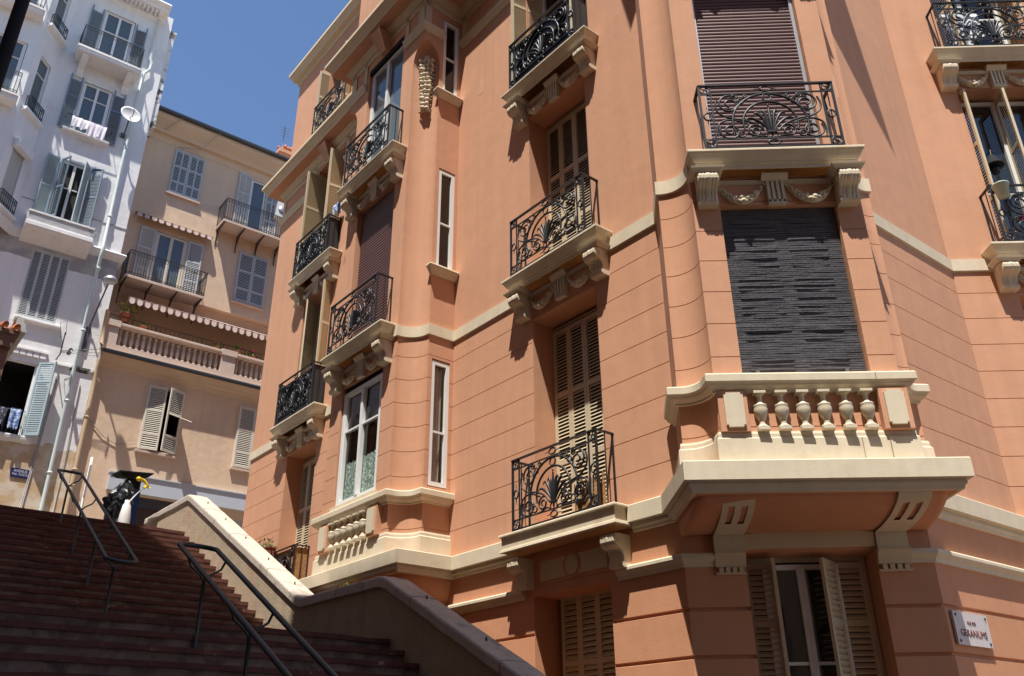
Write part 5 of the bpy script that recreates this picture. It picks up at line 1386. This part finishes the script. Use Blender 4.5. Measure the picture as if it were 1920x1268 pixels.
# grey notice board at the corner
nb = empty('sign_post', FB.pt(.32, .5, 3.87), 'thin pale sign seen edge-on standing by the tan drainpipe', 'sign', rz=FB.rz)
b = MB(); b.lathe([(.03, 0), (.03, 3.0)], sides=8); b.build('pole', m_jug, nb); b = MB(); b.box(-.02, .02, -.22, .18, 2.0, 2.75); b.build('plate', m_silver, nb, (0, 0, 0), rz=R(-8))
# laundry
def cloth(name, F, u, off, z, w_, drop, m, label, cat='laundry', seed=1, fold=.5, bulk=.05, group=None):
    rnd = random.Random(seed); b = MB(); nx, nz = 22, 14; vs = []
    ph = [rnd.uniform(0, 6) for _ in range(4)]; hem = [rnd.uniform(.75, 1.05) for _ in range(nx+1)]
    for i in range(1, nx): hem[i] = .5*hem[i]+.25*(hem[i-1]+hem[i+1])
    for side in (0, 1):
        for j in range(nz+1):
            for i in range(nx+1):
                x = (i/nx-.5)*w_; q = j/nz
                d_ = drop*(hem[i] if side else hem[nx-i]*fold)
                zz = -q*d_; amp = .35+q
                y = bulk*(1 if side == 0 else -1)*(1-(1-q)**6)*.5+amp*.016*sin(x*30+ph[0])+amp*.010*sin(x*57+ph[1]+q*3)
                vs.append((x*(1-.10*q*abs(sin(ph[2]))), y-.012*q, zz))
    k = (nx+1)*(nz+1)
    fs = [(s*k+j*(nx+1)+i, s*k+j*(nx+1)+i+1, s*k+(j+1)*(nx+1)+i+1, s*k+(j+1)*(nx+1)+i) for s in (0, 1) for j in range(nz) for i in range(nx)]
    fs += [(i, i+1, k+i+1, k+i) for i in range(nx)]
    b.add(vs, fs, 0, True); return thing(name, b, m, F, u, off, z, label, cat, group)
cloth('laundry_cloth', FW, -1.80, .30, 16.62, .55, .42, m_wcloth, 'white speckled sheet drying over the left half of the window rail', seed=2, group='washing hung from the white building')
cloth('laundry_cloth', FW, -1.38, .34, 16.60, .46, .58, mat('lilac_white_laundry', (.74, .68, .74), .9, .06, 6, .3, 60), 'crumpled lilac-white clothes hanging nearest the satellite dish', seed=5, group='washing hung from the white building')
b = MB(); b.tube([(-.62, -.30, .36), (.62, -.30, .36)], .010, 5); b.tube([(-.62, 0, .36), (-.62, -.30, .36)], .010, 5); b.tube([(.62, 0, .36), (.62, -.30, .36)], .010, 5); b.tube([(-.62, -.30, .30), (-.62, -.30, .36)], .01, 5)
setp(link('drying_rail', b.mesh('drying_rail', m_iron), None, FW.pt(-1.60, 0, 16.26), FW.rz), 'black wire rail holding laundry under the blue-shuttered window', 'rail')
cloth('laundry_cloth', FW, -1.55, .18, 7.82, .24, .60, m_bluecloth, 'pale blue shirt hanging at the right of the dark open window', seed=8, group='washing hung from the white building')
cloth('laundry_cloth', FW, -2.10, .18, 7.80, .75, .55, mat('dark_patterned_laundry', (.05, .055, .08), .9, 0, 3, .3, 60, col2=(.35, .36, .42), c2scale=16, c2lo=.55, c2hi=.62), 'dark patterned washing hanging in the open window above the ochre wall', seed=9, group='washing hung from the white building')
cloth('laundry_cloth', FL, -8.35, .12, 10.62, .22, .34, m_bluecloth, 'blue and white cloth bunched over the upper left balcony', seed=12, fold=.8, bulk=.12)
cloth('pink_cloth', FR, 1.06, .22, 6.50, .22, .22, mat('magenta_cloth', (.50, .06, .25), .9, .2, 12, .3, 60, col2=(.75, .35, .5), c2scale=12, c2lo=.5, c2hi=.55), 'magenta cloth behind the right-hand balcony scrolls', 'cloth', seed=13)
cloth('laundry_cloth', FR, 1.05, .16, 10.25, .55, .70, mat('pale_blue_white_towel', (.55, .62, .70), .9, .08, 6, .3, 60, col2=(.8, .82, .82), c2scale=6, c2lo=.5, c2hi=.55), 'pale blue and white towel behind the topmost right balcony', seed=14)
# bucket and bell lantern by the right balcony
bk = empty('bucket', FR.pt(.74, .37, 6.70), 'pale green plastic planter bucket hooked on the right balcony rail', 'bucket', rz=FR.rz)
m_bucket = mat('pale_green_plastic', (.42, .50, .42), .45, .05, 6)
b = MB(); b.lathe([(.0, 0), (.075, 0), (.098, .17), (.108, .175), (.108, .19), (.098, .19), (.085, .17), (.0, .165)], sides=18); b.build('tub', m_bucket, bk); b = MB(); b.box(-.015, .015, .085, .105, .1, .24); b.build('hook', m_white, bk)
hl = empty('wall_lantern', FR.pt(1.06, -.12, 7.55), 'black bell-shaped lantern by the open right-hand shutters', 'lantern', rz=FR.rz)
b = MB(); b.lathe([(.11, 0), (.125, .02), (.11, .05), (.06, .14), (.03, .2), (.01, .21)], sides=16); b.build('bell', m_black, hl); b = MB(); b.tube([(0, 0, .2), (0, -.02, .28), (0, .16, .30)], .012, 6); b.lathe([(.0, -.13), (.05, -.11), (.06, -.03), (.04, 0)], sides=10); b.build('arm', m_iron, hl)
# plants
def leaves(b, c, r_, n, mi, size=.045, rnd=random):
    for _ in range(n):
        a = rnd.uniform(0, 2*pi); q = rnd.random()**.5; z = rnd.uniform(0, 1)
        p = Vector((c[0]+r_*q*cos(a), c[1]+r_*q*sin(a)*.7, c[2]+z*r_*1.1))
        d = Vector((rnd.uniform(-1, 1), rnd.uniform(-1, 1), rnd.uniform(-.3, 1))).normalized(); e = d.cross(Vector((rnd.uniform(-1, 1), rnd.uniform(-1, 1), 1))).normalized(); s_ = size*rnd.uniform(.6, 1.3)
        b.add([p-d*s_, p+e*s_*.45, p+d*s_, p-e*s_*.45], [(0,1,2,3)], mi)
    for _ in range(max(3, n//12)):
        a = rnd.uniform(0, 2*pi); q = rnd.random()*.6
        b.tube([(c[0], c[1], c[2]-.05), (c[0]+r_*q*cos(a), c[1]+r_*q*sin(a), c[2]+r_*.8)], .004, 4, mi=mi)
def pot_plant(F, u, off, z, label, pot=(.16, .2), fol=.22, flower=None, n=90, seed=1, group=None, box=None):
    rnd = random.Random(seed); rt = empty('potted_plant', F.pt(u, off, z), label, 'plant', group, rz=F.rz)
    b = MB()
    if box: b.box(-box[0]/2, box[0]/2, -box[1]/2, box[1]/2, 0, box[2]); b.box(-box[0]/2-.01, box[0]/2+.01, -box[1]/2-.01, box[1]/2+.01, box[2]-.03, box[2]); h = box[2]
    else: b.lathe([(.0, 0), (pot[0]*.7, 0), (pot[0], pot[1]), (pot[0]*1.1, pot[1]), (pot[0]*1.1, pot[1]+.03), (pot[0]*.9, pot[1]+.03), (0, pot[1]-.01)], sides=14); h = pot[1]
    b.build('pot', m_pot, rt)
    b = MB()
    if box:
        for k in range(5): leaves(b, (-box[0]*.4+box[0]*.8*k/4, 0, h), fol*.6, n//5, 0, .035, rnd)
    else: leaves(b, (0, 0, h), fol, n, 0, .05, rnd)
    b.build('foliage', m_leaf, rt)
    if flower:
        b = MB()
        for k in range(5):
            a = rnd.uniform(0, 2*pi); leaves(b, (fol*.6*cos(a), fol*.4*sin(a), h+fol*rnd.uniform(.5, 1.0)), .05, 16, 0, .03, rnd)
        b.build('flowers', flower, rt)
    return rt
pot_plant(FL, -9.62, .34, 3.33, 'small green plant in a brown trough on the lowest far balcony railing', box=(.75, .17, .17), fol=.26, n=110, seed=3)
pot_plant(FB, .52, -.12, 11.0, 'big potted plant with yellow flowers at the left end of the terrace', pot=(.15, .2), fol=.30, flower=m_yleaf, seed=4, group='plants on the terrace')
pot_plant(FB, 1.0, .02, 10.80, 'low green plant beside the left pier of the terrace', pot=(.10, .10), fol=.15, n=60, seed=5, group='plants on the terrace')
pot_plant(FB, 3.1, .0, 10.80, 'leftmost pink geranium on the terrace balustrade', pot=(.08, .10), fol=.16, flower=m_pink, n=60, seed=6, group='plants on the terrace')
pot_plant(FB, 3.75, .0, 10.84, 'pink geranium just right of the terrace pier', pot=(.08, .10), fol=.16, flower=m_pink, n=70, seed=7, group='plants on the terrace')
pot_plant(FB, 4.22, .0, 10.80, 'rightmost pink geranium beside the coral building edge', pot=(.08, .10), fol=.18, flower=m_pink, n=80, seed=8, group='plants on the terrace')
# air conditioner
b = MB(); b.box(-.22, .22, -.26, 0, 0, .55); b.lathe([(.0, .0), (.17, .0), (.17, .012), (.0, .014)], sides=18, c=(0, 0, 0))
ac = empty('air_conditioner', FU.pt(4.66, .02, 16.25), 'white air conditioner box on the wall beside the upper iron balcony', 'air conditioner', rz=FU.rz)
b = MB(); b.box(-.20, .20, -.26, 0, 0, .58); b.build('case', m_jug, ac); b = MB(); b.lathe([(.02, 0), (.15, 0), (.15, .012), (.02, .012)], sides=18); b.build('fan_grille', m_silver, ac, (0, -.262, .30), rot=(R(90), 0, 0))
# information column with a roof, rubbish bag and sprayer at the top of the steps
FI = Frame(P(12.5, 2.0), R(51.0))
ic = empty('information_column', (*P(12.5, 2.06), 3.872), 'blue column with a dark tray-like roof at the top of the steps', 'information column', rz=FI.rz)
b = MB(); b.box(-.15, .15, -.13, .13, 0, 1.12); b.build('blue_panel', m_blue, ic)
b = MB(); b.box(-.13, .13, -.11, .11, 1.12, 1.32); b.build('neck', m_black, ic)
b = MB(); pts = [(-.36, -.30, 1.34), (.30, -.30, 1.40), (.30, .30, 1.46), (-.36, .30, 1.40)]
b.add([(x*.72, y*.72, z-.04) for x, y, z in pts]+[(x, y, z+.03) for x, y, z in pts]+[(x, y, z+.05) for x, y, z in pts], [(0,3,2,1), (0,1,5,4), (1,2,6,5), (2,3,7,6), (3,0,4,7), (4,5,9,8), (5,6,10,9), (6,7,11,10), (7,4,8,11), (8,9,10,11)])
b.build('roof', m_black, ic)
rnd = random.Random(9); b = MB(); vs = []; nr, ns = 16, 22
for i in range(nr+1):
    q = i/nr; z = .95-.80*q; r_ = .05+.17*sin(pi*min(1, q*1.05))**.7
    for k in range(ns):
        a = 2*pi*k/ns; j = 1+.20*sin(a*5+q*9)+.13*sin(a*9-q*17)+rnd.uniform(-.16, .16)
        vs.append((-.10*q*1.9+r_*j*cos(a), r_*j*sin(a)*.8, z+.03*sin(a*4+q*12)+rnd.uniform(-.012, .012)))
b.add(vs, [(i*ns+k, (i+1)*ns+k, (i+1)*ns+(k+1) % ns, i*ns+(k+1) % ns) for i in range(nr) for k in range(ns)], 0, False)
bag = link('rubbish_bag', b.mesh('rubbish_bag', m_bag), None, Vector((*P(12.28, 2.22), 4.12)), FI.rz); setp(bag, 'crumpled black plastic bag hung on the left of the blue column', 'bag')
sp = empty('spray_bottle', (*P(12.0, 2.22), 3.872), 'white sprayer with a slanting wand and yellow handle beside the blue column', 'sprayer', rz=FI.rz)
b = MB(); b.lathe([(0, .1), (.11, .1), (.12, .15), (.105, .45), (.075, .66), (.05, .70), (.05, .76), (0, .77)], sides=16); b.build('tank', m_jug, sp)
b = MB(); b.tube([(.03, -.02, .74), (.13, -.03, .90), (.27, -.03, 1.08)], .012, 8); b.build('wand', m_jug, sp)
b = MB(); b.tube([(.25, -.03, 1.05), (.31, -.03, 1.13), (.22, -.03, 1.20), (.12, -.03, 1.22)], .030, 8); b.tube([(.31, -.03, 1.10), (.36, -.03, 1.06)], .022, 6); b.ball((.12, -.03, 1.21), .05); b.build('handle', m_yellow, sp)
b = MB()
for t_, n_, s_, sd_ in ((5.0, 1.30, .1, 3),): leaves(b, (0, 0, 0), .14, 34, 0, .06, random.Random(2))
setp(link('weed', b.mesh('weed', m_yleaf), None, (*P(5.15, 1.02), 2.02)), 'small pale yellow-green weed poking up behind the parapet dip', 'plant')
# cables over the beige wall
def cable(F, pts, label, m=m_greyband):
    b = MB(); o0 = F.pt(*pts[0]); n = 16; out = []
    for i in range(n+1):
        q = i/n; k = q*(len(pts)-1); a = min(int(k), len(pts)-2); f = k-a; f = f*f*(3-2*f) if len(pts) > 2 else f
        out.append(F.pt(*[pts[a][j]+(pts[a+1][j]-pts[a][j])*f for j in range(3)])-o0)
    b.tube(out, .010, 5); setp(link('cable', b.mesh('cable', m), None, o0), label, 'cable')
cable(FU, [(.95, .60, 18.35), (.62, .30, 17.95), (.35, .02, 17.85)], 'short loose cable curling under the beige eaves near the white building')
cable(FU, [(2.15, .60, 18.35), (1.75, .2, 17.7), (1.1, .02, 17.62)], 'pale cable drooping from the gutter above the closed upper shutters')
cable(FB, [(.08, .03, 8.05), (.55, .03, 7.62), (.95, .03, 7.46), (1.42, .03, 7.60)], 'thin cable sagging across the lower beige wall to the open shutters')
